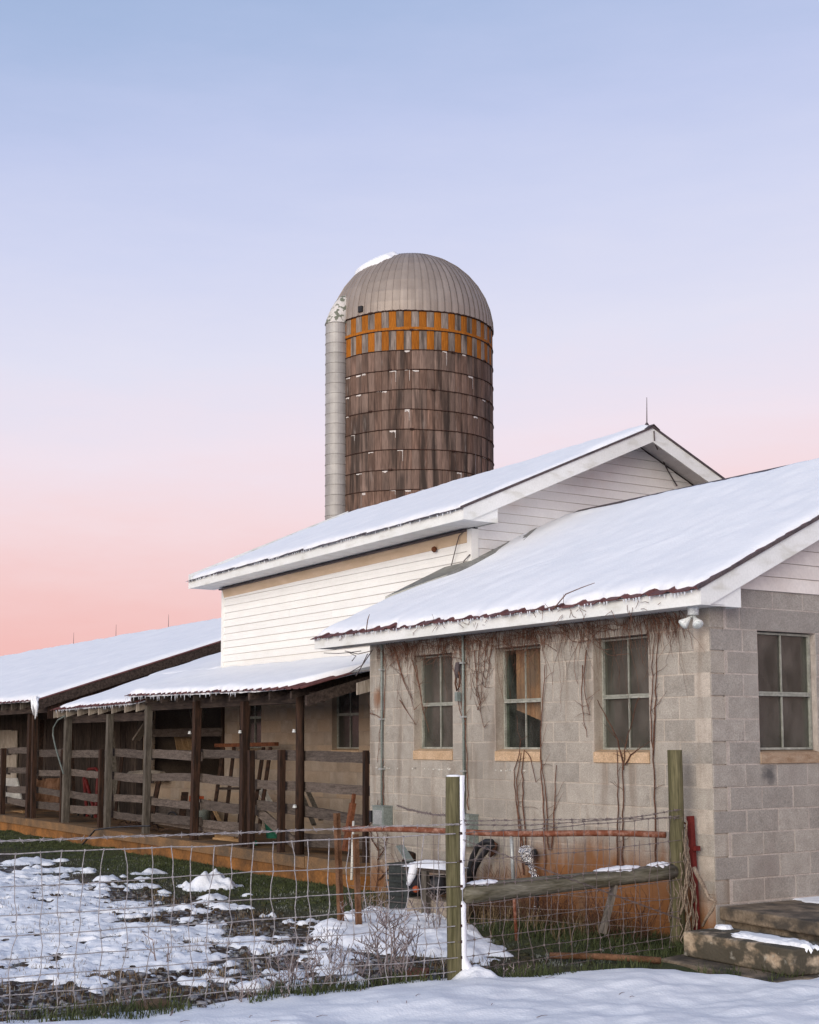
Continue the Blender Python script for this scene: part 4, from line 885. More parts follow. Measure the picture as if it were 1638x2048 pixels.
tag(bar(MB(), P(299,1440,1.6), P(272,1480,1.55), .16, .04).build('slanted_board', M['pale_wood_v'], None), 'slanted pale board nailed under the lean-to eave', 'board')
for k, (x0,y0,x1,y1,Y_,w_,mt,lb2) in enumerate(((142,1440,150,1652,1.5,.07,'dark_wood','thin dark pole leaning on the plank wall beside the red cart'),(222,1450,236,1655,1.5,.10,'grey_wood_v','grey board leaning on the plank wall right of the red cart'),
        (246,1500,228,1650,1.3,.06,'dark_wood','dark stick crossing in front of the leaning grey board'),(318,1560,300,1650,1.2,.09,'dark_wood','dark board leaning under the dark opening'),(370,1585,362,1655,1.1,.12,'dark_wood','squat dark plank standing beside the grey bucket'),
        (418,1600,446,1655,1.0,.05,'lumber','yellow tool handle leaning beside the wooden rack'),(84,1440,80,1560,1.6,.10,'dark_wood','dark upright board on the wall behind the hose'))):
    tag(bar(MB(), P(x0,y0,Y_), P(x1,y1,Y_-.25), w_, .03).build('leaning_board', M[mt], None), lb2, 'board', 'boards leaning along the porch wall')
# red hand cart
rc = empty('red_cart', P(185,1650,1.2), 'old red tubular cart frame behind the plank railing', 'cart')
pts = [P(172,1546,1.3), P(178,1538,1.3), P(192,1537,1.3), P(198,1545,1.3)]; MB().tube(pts, .03, 8).build('handle', M['red_paint'], rc)
for (x0,y0,x1,y1) in ((168,1556,176,1650),(172,1560,196,1648),(196,1555,190,1650),(205,1560,200,1640)): MB().tube([P(x0,y0,1.25), P(x1,y1,1.1)], .035, 8).build('tube', M['red_paint'], rc)
MB().tube([P(168+16*0,1640,1.1)]+[P(170+14*math.sin(g*.4), 1632-14*math.cos(g*.4), 1.05) for g in range(17)], .022, 6, True).build('wheel', M['black'], rc)
q0, q1 = P(2,1556,.9), P(38,1602,.9)
tag(MB().prism([P(-12,1556,.9), P(33,1556,.9), P(43,1602,.7), P(-12,1602,.7)], (0,.03,0)).build('white_board', M['off_white'], None), 'white sheet leaning behind the railing at the far left', 'board')
tag(MB().prism([P(62,1558,1.5), P(117,1556,1.5), P(117,1625,1.3), P(62,1628,1.3)], (0,.04,0)).build('rusty_sheet', M['rust_stake'], None), 'orange brown rusty metal sheet standing behind the railing', 'sheet')
for k, (x0,y0,x1,y1) in enumerate(((0,1626,48,1624),(5,1632,52,1631),(0,1637,40,1634))):
    tag(bar(MB(), P(x0,y0,.5), P(x1,y1,.5), .05, .07).build('stacked_board', M['lumber'], None), ('upper','middle','lowest')[k]+' yellow board stacked on the deck at the far left', 'lumber', 'boards on the deck at left')
pts = [P(x,y,-.12) for x,y in ((130,1432),(116,1440),(107,1455),(106,1470),(110,1490),(117,1515),(123,1535),(127,1548))]
tag(MB().tube(pts, .016, 7).build('garden_hose', M['hose_green'], None, True), 'grey green hose looping down the lean-to post', 'hose')
jk = MB()
for k in range(34):
    a = P(R.uniform(212,330), R.uniform(1652,1664), R.uniform(.2,.9)); d = Vector((R.uniform(-.9,.9), R.uniform(-.3,.3), R.uniform(-.03,.12)))
    jk.tube([a, a+d*.5+Vector((0,0,R.uniform(-.02,.04))), a+d], [.014,.012,.006], 4)
tag(jk.build('brush_pile', M['dark_wood'], None), 'dark pile of sticks and cables on the deck', 'brush', kind='stuff')
pts = [P(x,y,-.3) for x,y in ((165,1668),(190,1660),(225,1655),(260,1653),(300,1652))]; pts[0].z = .05
tag(MB().tube(pts, .014, 6).build('black_cable', M['black'], None), 'black cable trailing off the deck edge onto the grass', 'cable')

# ------------------------------------------------------------------ fittings on the block house wall
def ebox(X0, X1, z0, z1, label, clabel):
    c = empty('meter_box', ((X0+X1)/2, -.07, z0), label, 'meter box', 'electric boxes on the wall')
    MB().bounds(X0+.05, X1, -.13, -.002, z0, z1).build('box', M['grey_box'], c); MB().bounds(X0+.045, X1+.008, -.14, -.001, z1+.0005, z1+.015).build('lid', M['grey_box'], c)
    MB().bounds(X0, X0+.049, -.15, -.03, z0+.05, z1-.05).build('switch', M['black'], c); MB().bounds(X0+.07, X1-.03, -.137, -.1305, z0+.03, z1-.04).build('cover', M['galv'], c)
    k = empty('conduit', (X0+.06, -.04, z1), clabel, 'conduit', 'conduits on the wall')
    MB().tube([(X0+.10, -.03, z1+.016), (X0+.10, -.03, 2.4), (X0+.10, -.03, 3.02)], .014, 8).build('pipe', M['grey_box'], k, True)
    for z in (1.5, 2.1, 2.7): MB().bounds(X0+.065, X0+.135, -.055, -.001, z, z+.02).build('clamp', M['galv'], k)
ebox(-5.60, -5.30, .82, 1.06, 'grey meter box at the far left end of the block wall', 'grey conduit rising from the left meter box to the eave')
ebox(-3.88, -3.55, .70, 1.03, 'grey meter box behind the green fence post', 'grey conduit rising between the first and second window')
MB_ = MB().bounds(-3.815, -3.795, -.02, -.002, 1.15, 3.02); tag(MB_.build('wall_batten', M['grey_box'], None), 'pale vertical strip on the wall beside the middle conduit', 'strip')
q = P(916, 1345, -.05); ho = empty('wall_hook', q, 'dark hook and looped rope hanging beside the first window', 'hook')
MB().tube([q+Vector((0,.04,.1)), q+Vector((0,0,.1)), q+Vector((.0,-.01,.02)), q+Vector((0,-.01,-.06))], [.02,.03,.035,.02], 8).build('hook', M['drip'], ho, True)
MB().tube([q+Vector((.0,-.01,.05)), q+Vector((.05,-.01,-.05)), q+Vector((.04,-.01,-.16)), q+Vector((-.01,-.01,-.2)), q+Vector((-.04,-.01,-.12)), q+Vector((-.01,-.01,0))], .012, 6).build('rope', M['vine'], ho, True)
MB().box(q+Vector((.005,-.01,-.27)), (.05,.05,.1)).build('weight', M['grey_box'], ho)
# flood light under the eave
fl_ = empty('flood_light', (-.06, -.14, 3.02), 'white twin flood light under the near eave corner', 'light')
MB().lathe((-.06,-.14,2.955), [(.05,0),(.05,.05),(.055,.068)], 14).build('base', M['lamp_white'], fl_, True)
for (dx, dy, dz) in ((-.42,-.62,-.66), (.66,-.22,-.72)):
    d = Vector((dx,dy,dz)).normalized(); p0 = Vector((-.06,-.14,2.955))
    MB().tube([p0, p0+d*.045], .018, 8).build('socket', M['galv'], fl_, True)
    h = MB().lathe(p0+d*.04, [(.018,0),(.023,.025),(.041,.062),(.049,.080),(.049,.092)], 18, d).build('lamp', M['lamp_white'], fl_, True)
    MB().lathe(p0+d*.1322, [(.046,0),(.042,.010),(.018,.016)], 18, d).build('lens', M['lamp_glass'], h, True)
# black hoses, foil wrapped tap, standpipe
hz = empty('hose_bundle', P(975,1745,-.12), 'thick black hoses bent over a peg on the block wall', 'hose')
MB().tube([P(x,y,-.1) for x,y in ((984,1684),(972,1683),(955,1694),(946,1712),(940,1735),(937,1765))], .032, 9).build('hose', M['black'], hz, True)
MB().tube([P(x,y,-.17) for x,y in ((986,1690),(975,1698),(962,1714),(950,1735),(943,1760))], .03, 9).build('hose', M['black'], hz, True)
MB().tube([P(x,y,-.06) for x,y in ((982,1684),(988,1690),(986,1702),(980,1712))], [.03,.045,.04,.02], 9).build('peg', M['vine'], hz, True)
fo = empty('foil_tap', P(1075,1850,-.12), 'water tap wrapped in crumpled aluminium foil on the wall', 'tap')
q = P(1055,1708,-.12)
def crumple(mb, s=.01):
    mb.v = [(x+s*ns(x*31,y*31,z*31), y+s*ns(x*31+7,y*31,z*31), z+s*ns(x*31,y*31+5,z*31)) for x,y,z in mb.v]; return mb
crumple(MB().tube([q+Vector((0,0,.075)), q+Vector((0,0,.06)), q+Vector((.0,0,.02)), q, q+Vector((.01,0,-.05)), q+Vector((.02,0,-.085))], [.02,.065,.085,.085,.07,.035], 14), .03).build('wrapped_valve', M['foil'], fo)
MB().tube([q+Vector((.04,.0,0)), q+Vector((.10,.04,.02))], .04, 10).build('cap', M['black'], fo, True)
MB().tube([q+Vector((.022,0,-.08)), q+Vector((.026,0,-.11))], .042, 12).build('band', M['black'], fo)
crumple(MB().tube([P(1060+12*t, 1722+40*t, -.12) for t in np.linspace(0,1,9)], .034, 10), .02).build('wrapped_pipe', M['foil'], fo)
MB().tube([P(1072,1762,-.12), P(1074,1800,-.12), P(1077,1850,-.12)], .024, 8).build('pipe', M['black'], fo, True)
crumple(MB().tube([P(1073,1812,-.12), P(1075,1830,-.12)], .036, 10), .018).build('foil_patch', M['foil'], fo)
crumple(MB().tube([P(1077,1838,-.12), P(1080,1858,-.12)], .036, 10), .018).build('foil_patch', M['foil'], fo)

# ------------------------------------------------------------------ pump and timber beside the wall
c = Vector((-3.62,-.80,.02)); pu = empty('pump_unit', c, 'dark grey pump housing with snow on top beside the block wall', 'pump')
rot = Matrix.Rotation(math.radians(12), 3, 'Z')
MB().box(c+Vector((-.1,0,.27)), (.30,.30,.46), rot).build('housing', M['dark_box'], pu); MB().box(c+Vector((-.1,0,.515)), (.33,.33,.025), rot).build('lid', M['dark_box'], pu)
for k in range(5): MB().box(c+Vector((-.1,-.185,.14+.07*k)), (.24,.02,.02), rot).build('louvre', M['dark_box'], pu)
MB().tube([c+Vector((.16,-.1,.33)), c+Vector((.62,-.05,.36))], .10, 14).build('motor', M['black'], pu, True)
MB().tube([c+Vector((.30,-.16,.30)), c+Vector((.34,-.2,.30))], .035, 12).build('fan_guard', M['orange'], pu, True)
MB().box(c+Vector((.45,.0,.10)), (.6,.3,.2), rot).build('base_block', M['concrete'], pu)
MB().box(c+Vector((-.02,-.1,.64)), (.24,.10,.012), Matrix.Rotation(math.radians(38), 3, 'Y')).build('open_flap', M['grey_box'], pu)
MB().box(c+Vector((.42,-.02,.50)), (.62,.28,.04), rot).build('board_cover', M['old_wood'], pu)
MB().box(c+Vector((.52,-.20,.24)), (.07,.05,.52), rot).build('support', M['grey_wood_v'], pu)
sm = MB(); V = []; nn = 14
for j in range(nn+1):
    for i in range(nn+1):
        u, v = i/nn*2-1, j/nn*2-1; h = .06*max(0, 1-u**4)*max(0, 1-v**4)*(1+.5*fbm(u*2,v*2,6)); p = rot @ Vector((u*.33, v*.17, 0)); V.append((c.x+.42+p.x, c.y-.02+p.y, c.z+.515+h+.008))
sm.v = V; sm.f = [(j*(nn+1)+i, j*(nn+1)+i+1, (j+1)*(nn+1)+i+1, (j+1)*(nn+1)+i) for j in range(nn) for i in range(nn)]
sm.tube([(c.x+.32, c.y-.20, c.z+.56), (c.x+.30, c.y-.22, c.z+.44), (c.x+.26, c.y-.24, c.z+.34)], [.05,.045,.02], 8)
tag(sm.build('pump_snow', M['snow'], None, True), 'snow lying on the boards over the pump', 'snow', kind='stuff')

# ------------------------------------------------------------------ rusty gate, stakes, timbers
G0, G1 = Vector((-3.0,-2.03,.985)), Vector((-.33,-.27,1.0))
gt = empty('pipe_gate', (-1.6,-1.1,0), 'rusty pipe gate rail with thin sagging wire mesh behind the fence', 'gate')
MB().tube([G0.lerp(G1,t)+Vector((0,0,.012*math.sin(t*9))) for t in np.linspace(0,1,14)], .029, 10).build('top_rail', M['rust_pale'], gt, True)
gl = lambda t, z: Vector((G0.x+(G1.x-G0.x)*t, G0.y+(G1.y-G0.y)*t, z))
MB().tube([gl(.545,.97), gl(.55,.55)], .018, 8).build('upright', M['galv'], gt, True); MB().tube([gl(.55,.549), gl(.558,.0)], .017, 8).build('upright', M['rust_pale'], gt, True)
for k, z in enumerate((.86,.72,.57,.44,.31,.19)): MB().tube([gl(t, z+.02*ns(t*7,k)) for t in np.linspace(.02,.97,22)], .0026, 4).build('mesh_wire', M['wire_dark'], gt)
for k in range(18):
    t = .04+k*.052; MB().tube([gl(t+.006*ns(k,z*6), z) for z in np.linspace(.08,.95,7)], .0026, 4).build('mesh_wire', M['wire_dark'], gt)
def stake(p, h, lean, label, mat='rust_stake', w_=.075):
    mb = MB(); x, y = p; v = Vector((lean[0], lean[1], h+.15)); z = -.15
    poly = [(x-w_/2,y-.01,z),(x+w_/2,y-.01,z),(x+w_/2,y+.0,z),(x+.008,y+.0,z),(x+.008,y+.05,z),(x-.008,y+.05,z),(x-.008,y,z),(x-w_/2,y,z)]
    mb.prism(poly, v); return tag(mb.build('fence_stake', M[mat], None), label, 'stake')
stake((-2.98,-2.07), 1.14, (-.07,-.02), 'taller rusty steel stake at the left end of the pipe gate', w_=.055)
stake((-2.80,-1.98), .94, (-.08,.0), 'shorter pale rusty stake just right of the taller one', w_=.03)
tb = MB(); a, b = P(690,1702,-.75), P(706,1606,-.65); bar(tb, a, b, .09, .05); bar(tb, P(704,1622,-.64), P(708,1588,-.64), .035, .035); tag(tb.build('rusty_lever', M['rust'], None), 'reddish rusty iron bar leaning beside the stakes', 'bar')
tag(MB().tube([P(707,1643,-.8), P(705,1700,-.9), P(703,1760,-1.0)], .015, 7).build('white_stick', M['off_white'], None, True), 'thin white stick standing beside the rusty iron bar', 'stick')
a = Vector((-4.15,-.55,-.1)); tag(MB().tube([a, a+Vector((-.02,.02,.3)), a+Vector((.0,.03,.62)), a+Vector((.03,.05,.72))], [.10,.085,.08,.05], 9).build('old_stump', M['dark_wood'], None), 'dark rotten stump standing behind the rusty stakes', 'stump')

# ------------------------------------------------------------------ wire fence and its two posts
F0, F1, F2 = Vector((-1.15,-10.6,0)), Vector((-.06,-2.75,0)), Vector((-.25,-.22,0))
def log_post(p, top, r_, label, seed):
    mb = MB(); n = 14; hs = np.linspace(-.2, top, 9); base = len(mb.v)
    for h in hs:
        for k in range(n):
            g = 2*math.pi*k/n; rr = r_*(1+.05*ns(math.cos(g)*2, math.sin(g)*2, h*1.5+seed))*(1.03-.05*h/top); mb.v.append((p.x+rr*math.cos(g)+.006*math.sin(h*3+seed), p.y+rr*math.sin(g), h))
    for i in range(len(hs)-1):
        for k in range(n): mb.f.append((i*n+k, i*n+(k+1)%n, (i+1)*n+(k+1)%n, (i+1)*n+k))
    mb.f.append(tuple((len(hs)-1)*n+k for k in range(n)))
    o = tag(mb.build('fence_post', M['treated'], None, False), label, 'post', 'wooden fence posts'); return o
log_post(F1, 1.565, .063, 'green mossy wooden fence post with snow plastered down one side', 1)
log_post(F2, 1.757, .066, 'green wooden fence post with pale vines by the house corner', 4)
mb = MB(); n = 15; hs = np.linspace(0, 1.575, 60); a0 = math.atan2(_r.y, _r.x)+.10; V = []
for h in hs:
    gap = 1 if not (.60 < h < .70) else .15
    for k in range(n):
        u = k/(n-1)*2-1; g = a0+u*.85; th = gap*(.023+.012*sstep(.8,.0,h)+.010*fbm(h*4,k*.2,2)+.006*ns(h*22,k*.7))*max(0,1-u*u)**.6
        rr = .0615+th+.10*max(0,.18-h)/.18*max(0,1-u*u); V.append((F1.x+rr*math.cos(g), F1.y+rr*math.sin(g), h))
mb.v = V
for i in range(len(hs)-1):
    for k in range(n-1): mb.f.append((i*n+k, i*n+k+1, (i+1)*n+k+1, (i+1)*n+k))
mb.lathe((F1.x, F1.y, 1.566), [(.060,0),(.056,.010),(.03,.014)], 14)
tag(mb.build('post_snow', M['snow'], None, True), 'vertical strip of snow stuck to the mossy post', 'snow', kind='stuff')
# horizontal brace log and its short prop
A_, B_ = F1+Vector((.0,.05,.655)), F2+Vector((.0,-.05,.69)); d = (B_-A_)
mb = MB(); mb.tube([A_.lerp(B_, t) for t in np.linspace(0,1,12)], [.079-.013*t+.004*ns(t*5,2) for t in np.linspace(0,1,12)], 14); tag(mb.build('brace_log', M['treated_log'], None, True), 'horizontal round brace log between the two wooden posts', 'log')
pr0 = A_.lerp(B_, .70); tb = MB(); bar(tb, pr0+Vector((.0,.0,-.06)), pr0+Vector((-.03,-.12,-.46)), .085, .03); tag(tb.build('hanging_plank', M['grey_wood_v'], None), 'short plank hanging slantwise below the brace log', 'plank')
sm = MB()
for t0, t1, w_ in ((.60,.83,.055),(.87,.98,.03),(.03,.16,.06)):
    m_ = 24; base = len(sm.v); q_ = 9
    for i in range(m_+1):
        s_ = i/m_; c_ = A_.lerp(B_, t0+(t1-t0)*s_)
        for k in range(q_):
            u = k/(q_-1)*2-1; g = math.pi/2+.10+u*(.85+.35*ns(s_*7,t0*9,3))*math.sin(math.pi*min(max(s_,.02),.98))**.4
            r_ = .074+(.022*(1-u*u)**.6+.006*fbm(s_*9,u*2,4))*math.sin(math.pi*s_)**.5; sm.v.append((c_.x+r_*math.cos(g), c_.y, c_.z+r_*math.sin(g)))
    for i in range(m_):
        for k in range(q_-1): b = base+i*q_+k; sm.f.append((b, b+1, b+q_+1, b+q_))
tag(sm.build('log_snow', M['snow'], None, True), 'thin snow patches along the top of the brace log', 'snow', kind='stuff')
HZ = [1.10,.885,.695,.545,.395,.275,.155,.055,-.02]
def woven(name, a, b, label, dz, seed, rw=.0038, mat='wire'):
    e = empty(name, a.lerp(b,.5), label, 'fence'); L_ = (b-a).length; n = max(2, round(L_/.1524)); d_ = (b-a).normalized(); off = Vector((d_.y,-d_.x,0))*.066
    rr = random.Random(seed)
    J = {}
    for i in range(n+1):
        t = i/n; cum = 0
        for j, z in enumerate(HZ):
            cum = cum*.55+rr.uniform(-.028,.028)
            J[i,j] = a.lerp(b,t)+off+d_*cum+Vector((0,0,z+dz(t)+.012*fbm(t*L_*.9,j*3+seed)+.004*rr.uniform(-1,1)-.015*math.sin(math.pi*t)*(1 if j < 3 else .3)))
    for j in range(len(HZ)):
        r_ = rw*1.25 if j in (0, len(HZ)-1) else rw
        MB().tube([J[i,j] for i in range(n+1)], r_, 5).build('line_wire', M[mat], e)
    for i in range(n+1):
        if i in (0, n): continue
        pts = []
        for j in range(len(HZ)):
            pts.append(J[i,j])
            if j < len(HZ)-1: pts.append(J[i,j].lerp(J[i,j+1],.5)+d_*rr.uniform(-.012,.012)+off.normalized()*rr.uniform(-.006,.006))
        MB().tube(pts, rw*.9, 4).build('stay_wire', M[mat], e)
    kn = MB()
    for i in range(1, n):
        for j in range(len(HZ)): p = J[i,j]; kn.box(p, (.013,.013,.013), Matrix.Rotation(rr.random(), 3, 'X'))
    o = kn.build('knots', M[mat], e); o['kind'] = 'stuff'; return e
woven('wire_fence', F0, F1, 'frosty woven wire fence running left from the mossy post', lambda t: .03*t-.03*(1-t)*.5, 3)
woven('wire_fence', F1, F2, 'woven wire fence section between the two wooden posts', lambda t: .03+.05*t, 9, .0028, 'wire_dark')
def barbed(a, b, label, seed, sag=.02, r_=.0034, mat='wire'):
    e = empty('barbed_wire', a.lerp(b,.5), label, 'barbed wire'); L_ = (b-a).length; n = int(L_/.03); rr = random.Random(seed)
    c_ = lambda t: a.lerp(b,t)+Vector((0,0,-sag*4*t*(1-t)+.008*fbm(t*L_*1.2,seed)))
    for ph in (0, math.pi): MB().tube([c_(i/n)+Vector((.005*math.cos(i*.9+ph),0,.005*math.sin(i*.9+ph))) for i in range(n+1)], r_, 4).build('strand', M[mat], e)
    m_ = int(L_/.14)
    for i in range(m_):
        p = c_((i+.5+rr.uniform(-.1,.1))/m_); mb = MB()
        for k in range(2): v = Vector((rr.uniform(-1,1), rr.uniform(-1,1), rr.uniform(-1,1))).normalized()*.024; mb.tube([p-v,p,p+v], [.0012,.003,.0012], 4)
        mb.lathe(p-Vector((0,.008,0)), [(.008,0),(.008,.016)], 6, Vector((0,1,0))).build('barb', M[mat], e)
    return e
o1 = Vector((.066,0,0))
barbed(F0+o1+Vector((0,0,1.20)), F1+o1+Vector((0,0,1.205)), 'frosty barbed wire strand above the woven fence left of the mossy post', 1)
barbed(F1+o1+Vector((0,0,1.20)), F2+o1+Vector((0,0,1.235)), 'upper barbed strand between the two wooden posts', 2, .05, .0028, 'wire_dark')
barbed(F1+o1+Vector((0,0,1.225)), F2+o1+Vector((0,0,1.16)), 'lower barbed strand between the two wooden posts', 3, .0, .0024, 'wire_dark')
barbed(Vector((-4.5,-.45,1.12)), F1+Vector((-.066,0,1.26)), 'far barbed strand between the left meter box and the mossy post', 4, .02, .0024, 'wire_dark')
tw = MB()
for ph in (0, math.pi): tw.tube([(F1+Vector((.07,.03,1.08))).lerp(F2+Vector((.07,-.03,.28)), i/80)+Vector((.006*math.cos(i+ph),0,.006*math.sin(i+ph))) for i in range(81)], .003, 4)
tag(tw.build('brace_wire', M['wire_dark'], None), 'twisted diagonal brace wire crossing the log', 'wire')
st_ = empty('post_staples', F1, 'wire staples down the mossy post', 'staples')
for z in HZ[:-1]: MB().box(F1+Vector((.062,.02,z+.03)), (.012,.03,.02)).build('staple', M['hoop'], st_)

# ------------------------------------------------------------------ corner: red post, step, platform, branch
rp = empty('red_post', (-.2,-.07,0), 'dark red steel post standing at the house corner', 'post')
tb = MB(); bar(tb, (-.225,-.07,1.17), (-.165,-.07,-.1), .05, .05); tb.build('shaft', M['red_paint'], rp); MB().bounds(-.182,-.13,-.094,-.048,.87,.91).build('cross_piece', M['red_paint'], rp)
MB().tube([(-.25,-.1,1.10),(-.29,-.11,1.12),(-.30,-.11,1.08),(-.27,-.10,1.06)], .008, 6).build('ring', M['rust'], rp)
def slab(name, poly, z0, z1, mat, label, cat, seg=14):
    mb = MB(); n = len(poly); mb.prism([(x,y,z0) for x,y in poly], (0,0,z1-z0)); o = mb.build(name, M[mat], None); 
    m_ = o.modifiers.new('bevel','BEVEL'); m_.width = .018; m_.segments = 3; return tag(o, label, cat)
slab('concrete_step', [(.215,-.615),(1.45,-.668),(1.50,-.16),(.20,-.10)], .045, .25, 'step', 'mossy concrete step block with a strip of snow on top', 'step')
slab('step_footing', [(.19,-.86),(1.50,-.93),(1.62,-.1),(.0,-.05)], -.12, .043, 'slab', 'flat dark concrete footing under the mossy step', 'footing')
pf = empty('entry_platform', (1,.6,0), 'dark concrete platform slab against the gable wall', 'platform')
mb = MB().prism([(x,y,.275) for x,y in ((.004,.03),(3.4,-.30),(3.4,2.4),(.004,2.4))], (0,0,.115)); o = mb.build('slab', M['slab'], pf); m_ = o.modifiers.new('bevel','BEVEL'); m_.width = .015; m_.segments = 2
MB().prism([(x,y,-.2) for x,y in ((.006,.10),(3.3,-.20),(3.3,2.3),(.006,2.3))], (0,0,.473)).build('support_wall', M['slab'], pf)
def snow_patch(name, cx_, cy_, z, lx, ly, rotz, th, label, seed, nn=36):
    V = []; F = []
    for j in range(nn+1):
        for i in range(nn+1):
            u, v = i/nn*2-1, j/nn*2-1; m_ = 1-(abs(u)**3+abs(v)**3)+.55*fbm(u*2.2*lx/ly*.5+seed, v*1.6, seed)+.15*ns(u*9,v*9,seed)-.15
            h = -.02+th*min(1, max(-.5, m_*1.6)); p = Matrix.Rotation(rotz,2) @ Vector((u*lx, v*ly)); V.append((cx_+p.x, cy_+p.y, z+h))
    for j in range(nn):
        for i in range(nn):
            b = j*(nn+1)+i
            if max(V[b][2],V[b+1][2],V[b+nn+1][2],V[b+nn+2][2]) > z-.001: F.append((b,b+1,b+nn+2,b+nn+1))
    mb = MB(); mb.v = V; mb.f = F; return tag(mb.build(name, M['snow'], None, True), label, 'snow', kind='stuff')
snow_patch('step_snow', 1.02, -.43, .25, .52, .13, -.04, .05, 'strip of snow on the mossy concrete step', 3)
snow_patch('step_snow', .30, -.22, .25, .09, .07, 0, .05, 'little snow lump on the left end of the step', 5, 14)
q = at(1640,1800,'Z',.39)
snow_patch('platform_snow', q.x, q.y, .39, .75, .30, -.10, .03, 'patchy snow on the dark entry platform', 8)
rs = MB(); a, b = at(1100,1911,'Z',.05), at(1322,1921,'Z',.05); rs.tube([a, a.lerp(b,.5)+Vector((0,0,.01)), b], .028, 8); tag(rs.build('rusty_pipe', M['rust_stake'], None, True), 'rusty pipe lying on the grass near the footing', 'pipe')
bc_ = P(828,1964-24,-2.4); q = at(835,1948,'Z',.02); tag(MB().box(q, (.16,.30,.05), Matrix.Rotation(.9,3,'Z')).build('brick', M['brick_red'], None), 'reddish broken brick on the mud beside the mossy post', 'brick')
q = at(305,2010,'Z',.02); tag(MB().lathe(q-Vector((0,0,.04)), [(.02,0),(.14,.03),(.13,.06),(.05,.085)], 12).build('flat_stone', M['deck'], None, True), 'flat brown stone in the mud under the fence', 'stone')
# dead branch propped on the step
pts = [at(x,y,'Y',-.22) for x,y in ((1388,1735),(1396,1752),(1405,1768),(1414,1788),(1418,1797),(1431,1803),(1424,1820),(1414,1834),(1405,1852))]
br = MB().tube(pts, [.020,.020,.019,.018,.018,.017,.015,.013,.011], 7); br.tube([pts[3], pts[3]+Vector((.10,0,.0))], [.006,.002], 5); tag(br.build('dead_branch', M['vine_pale'], None, True), 'pale crooked dead branch propped at the house corner', 'branch')

# ------------------------------------------------------------------ vines, weeds, grass
def wander(p, d, n, step, jit, rr, grav=Vector((0,0,0)), plane_y=None):
    pts = [Vector(p)]; d = Vector(d).normalized()
    for i in range(n):
        d = (d+Vector((rr.uniform(-1,1)*jit, rr.uniform(-1,1)*jit*.4, rr.uniform(-1,1)*jit))+grav).normalized(); q = pts[-1]+d*step
        if plane_y is not None: q.y = plane_y+rr.uniform(-.006,.006)
        pts.append(q)
    return pts
rv = random.Random(21)
# a tangle hanging from the eave along the whole wall: nobody could count it
tg = MB()
for k in range(1300):
    x = rv.uniform(-5.6,-.3); dens = .35+.65*max(0, fbm(x*1.3, 4, 2)+.45)
    if rv.random() > dens: continue
    inwin = any(a < x < b for a, b in AW)
    n = rv.randint(2, 5) if not inwin else rv.randint(2, 5)
    if rv.random() < .10: n += rv.randint(4, 12)
    pts = wander((x, -.02-rv.random()*.05, 3.03-rv.random()*.08), (rv.uniform(-.7,.7), 0, -1), n, .055, .26, rv, Vector((0,0,-.12)), -.014 if not inwin else None)
    r_ = rv.uniform(.0014,.0030); tg.tube(pts, [r_*(1-.6*i/len(pts)) for i in range(len(pts))], 3, False)
for k in range(70):
    x = rv.uniform(-5.2,-.9); pts = wander((x, -.03, 3.0-rv.random()*.12), (rv.choice((-1,1)), 0, rv.uniform(-.4,.2)), rv.randint(5,14), .06, .35, rv, Vector((0,0,.0)), -.02)
    for p in pts: p.z = min(p.z, 3.015); p.x = min(p.x, -.15)
    tg.tube(pts, rv.uniform(.0018,.0035), 3, False)
tag(tg.build('vine_tangle', M['vine'], None), 'tangle of bare brown vines hanging under the block house eave', 'vine', kind='stuff')
def climber(x0px, base_y, tops, label, seed, pale=False, r0=.0065, br_n=3):
    """one plant climbing the wall: stems through photo points on the wall face, side shoots"""
    rr = random.Random(seed); mb = MB(); mat = 'vine_pale' if pale else 'vine'
    for path in tops:
        pts = [at(x,y,'Y',-.022) for x,y in path]; fine = []
        for a, b in zip(pts, pts[1:]):
            m_ = max(2, int((b-a).length/.07))
            for i in range(m_): fine.append(a.lerp(b,i/m_)+Vector((rr.uniform(-.011,.011), rr.uniform(-.004,.004), 0)))
        fine.append(pts[-1]); n = len(fine); mb.tube(fine, [r0*(1-.6*i/n) for i in range(n)], 5)
        for k in range(br_n):
            i = rr.randint(n//4, n-1); p = fine[i]; q = wander(p, (rr.choice((-1,1)), 0, rr.uniform(.1,1.2)), rr.randint(2,6), .045, .25, rr, plane_y=-.02); mb.tube(q, [.0028*(1-.6*j/len(q)) for j in range(len(q))], 3, False)
    return tag(mb.build('climbing_vine', M[mat], None), label, 'vine', 'bare vines climbing the block wall')
climber(0,0,[[(768,1640),(766,1560),(764,1480),(762,1420),(755,1525)],[(766,1440),(770,1380),(772,1330),(768,1310)],[(740,1427),(752,1430),(764,1438)]], 'bare vine climbing the left meter conduit', 1)
climber(0,0,[[(936,1620),(935,1560),(932,1480),(930,1400),(931,1330),(935,1290)],[(931,1440),(922,1400),(912,1360),(905,1330)],[(930,1450),(920,1420),(916,1390)]], 'bare vine climbing the middle conduit beside the first window', 2)
climber(0,0,[[(1048,1750),(1040,1680),(1032,1600),(1027,1540),(1038,1510),(1041,1480)],[(1046,1700),(1036,1620),(1034,1560),(1042,1505)],[(1052,1690),(1046,1600),(1044,1530),(1047,1500),(1062,1515),(1072,1565)]], 'reddish vine stems rising under the middle window', 3, r0=.009)
climber(0,0,[[(1090,1770),(1089,1690),(1086,1600),(1081,1530),(1080,1480),(1086,1400),(1090,1330)],[(1096,1700),(1094,1620),(1088,1560),(1083,1520)],[(1102,1700),(1108,1640),(1110,1580),(1113,1530)]], 'reddish vine stems right of the middle window', 4, r0=.009)
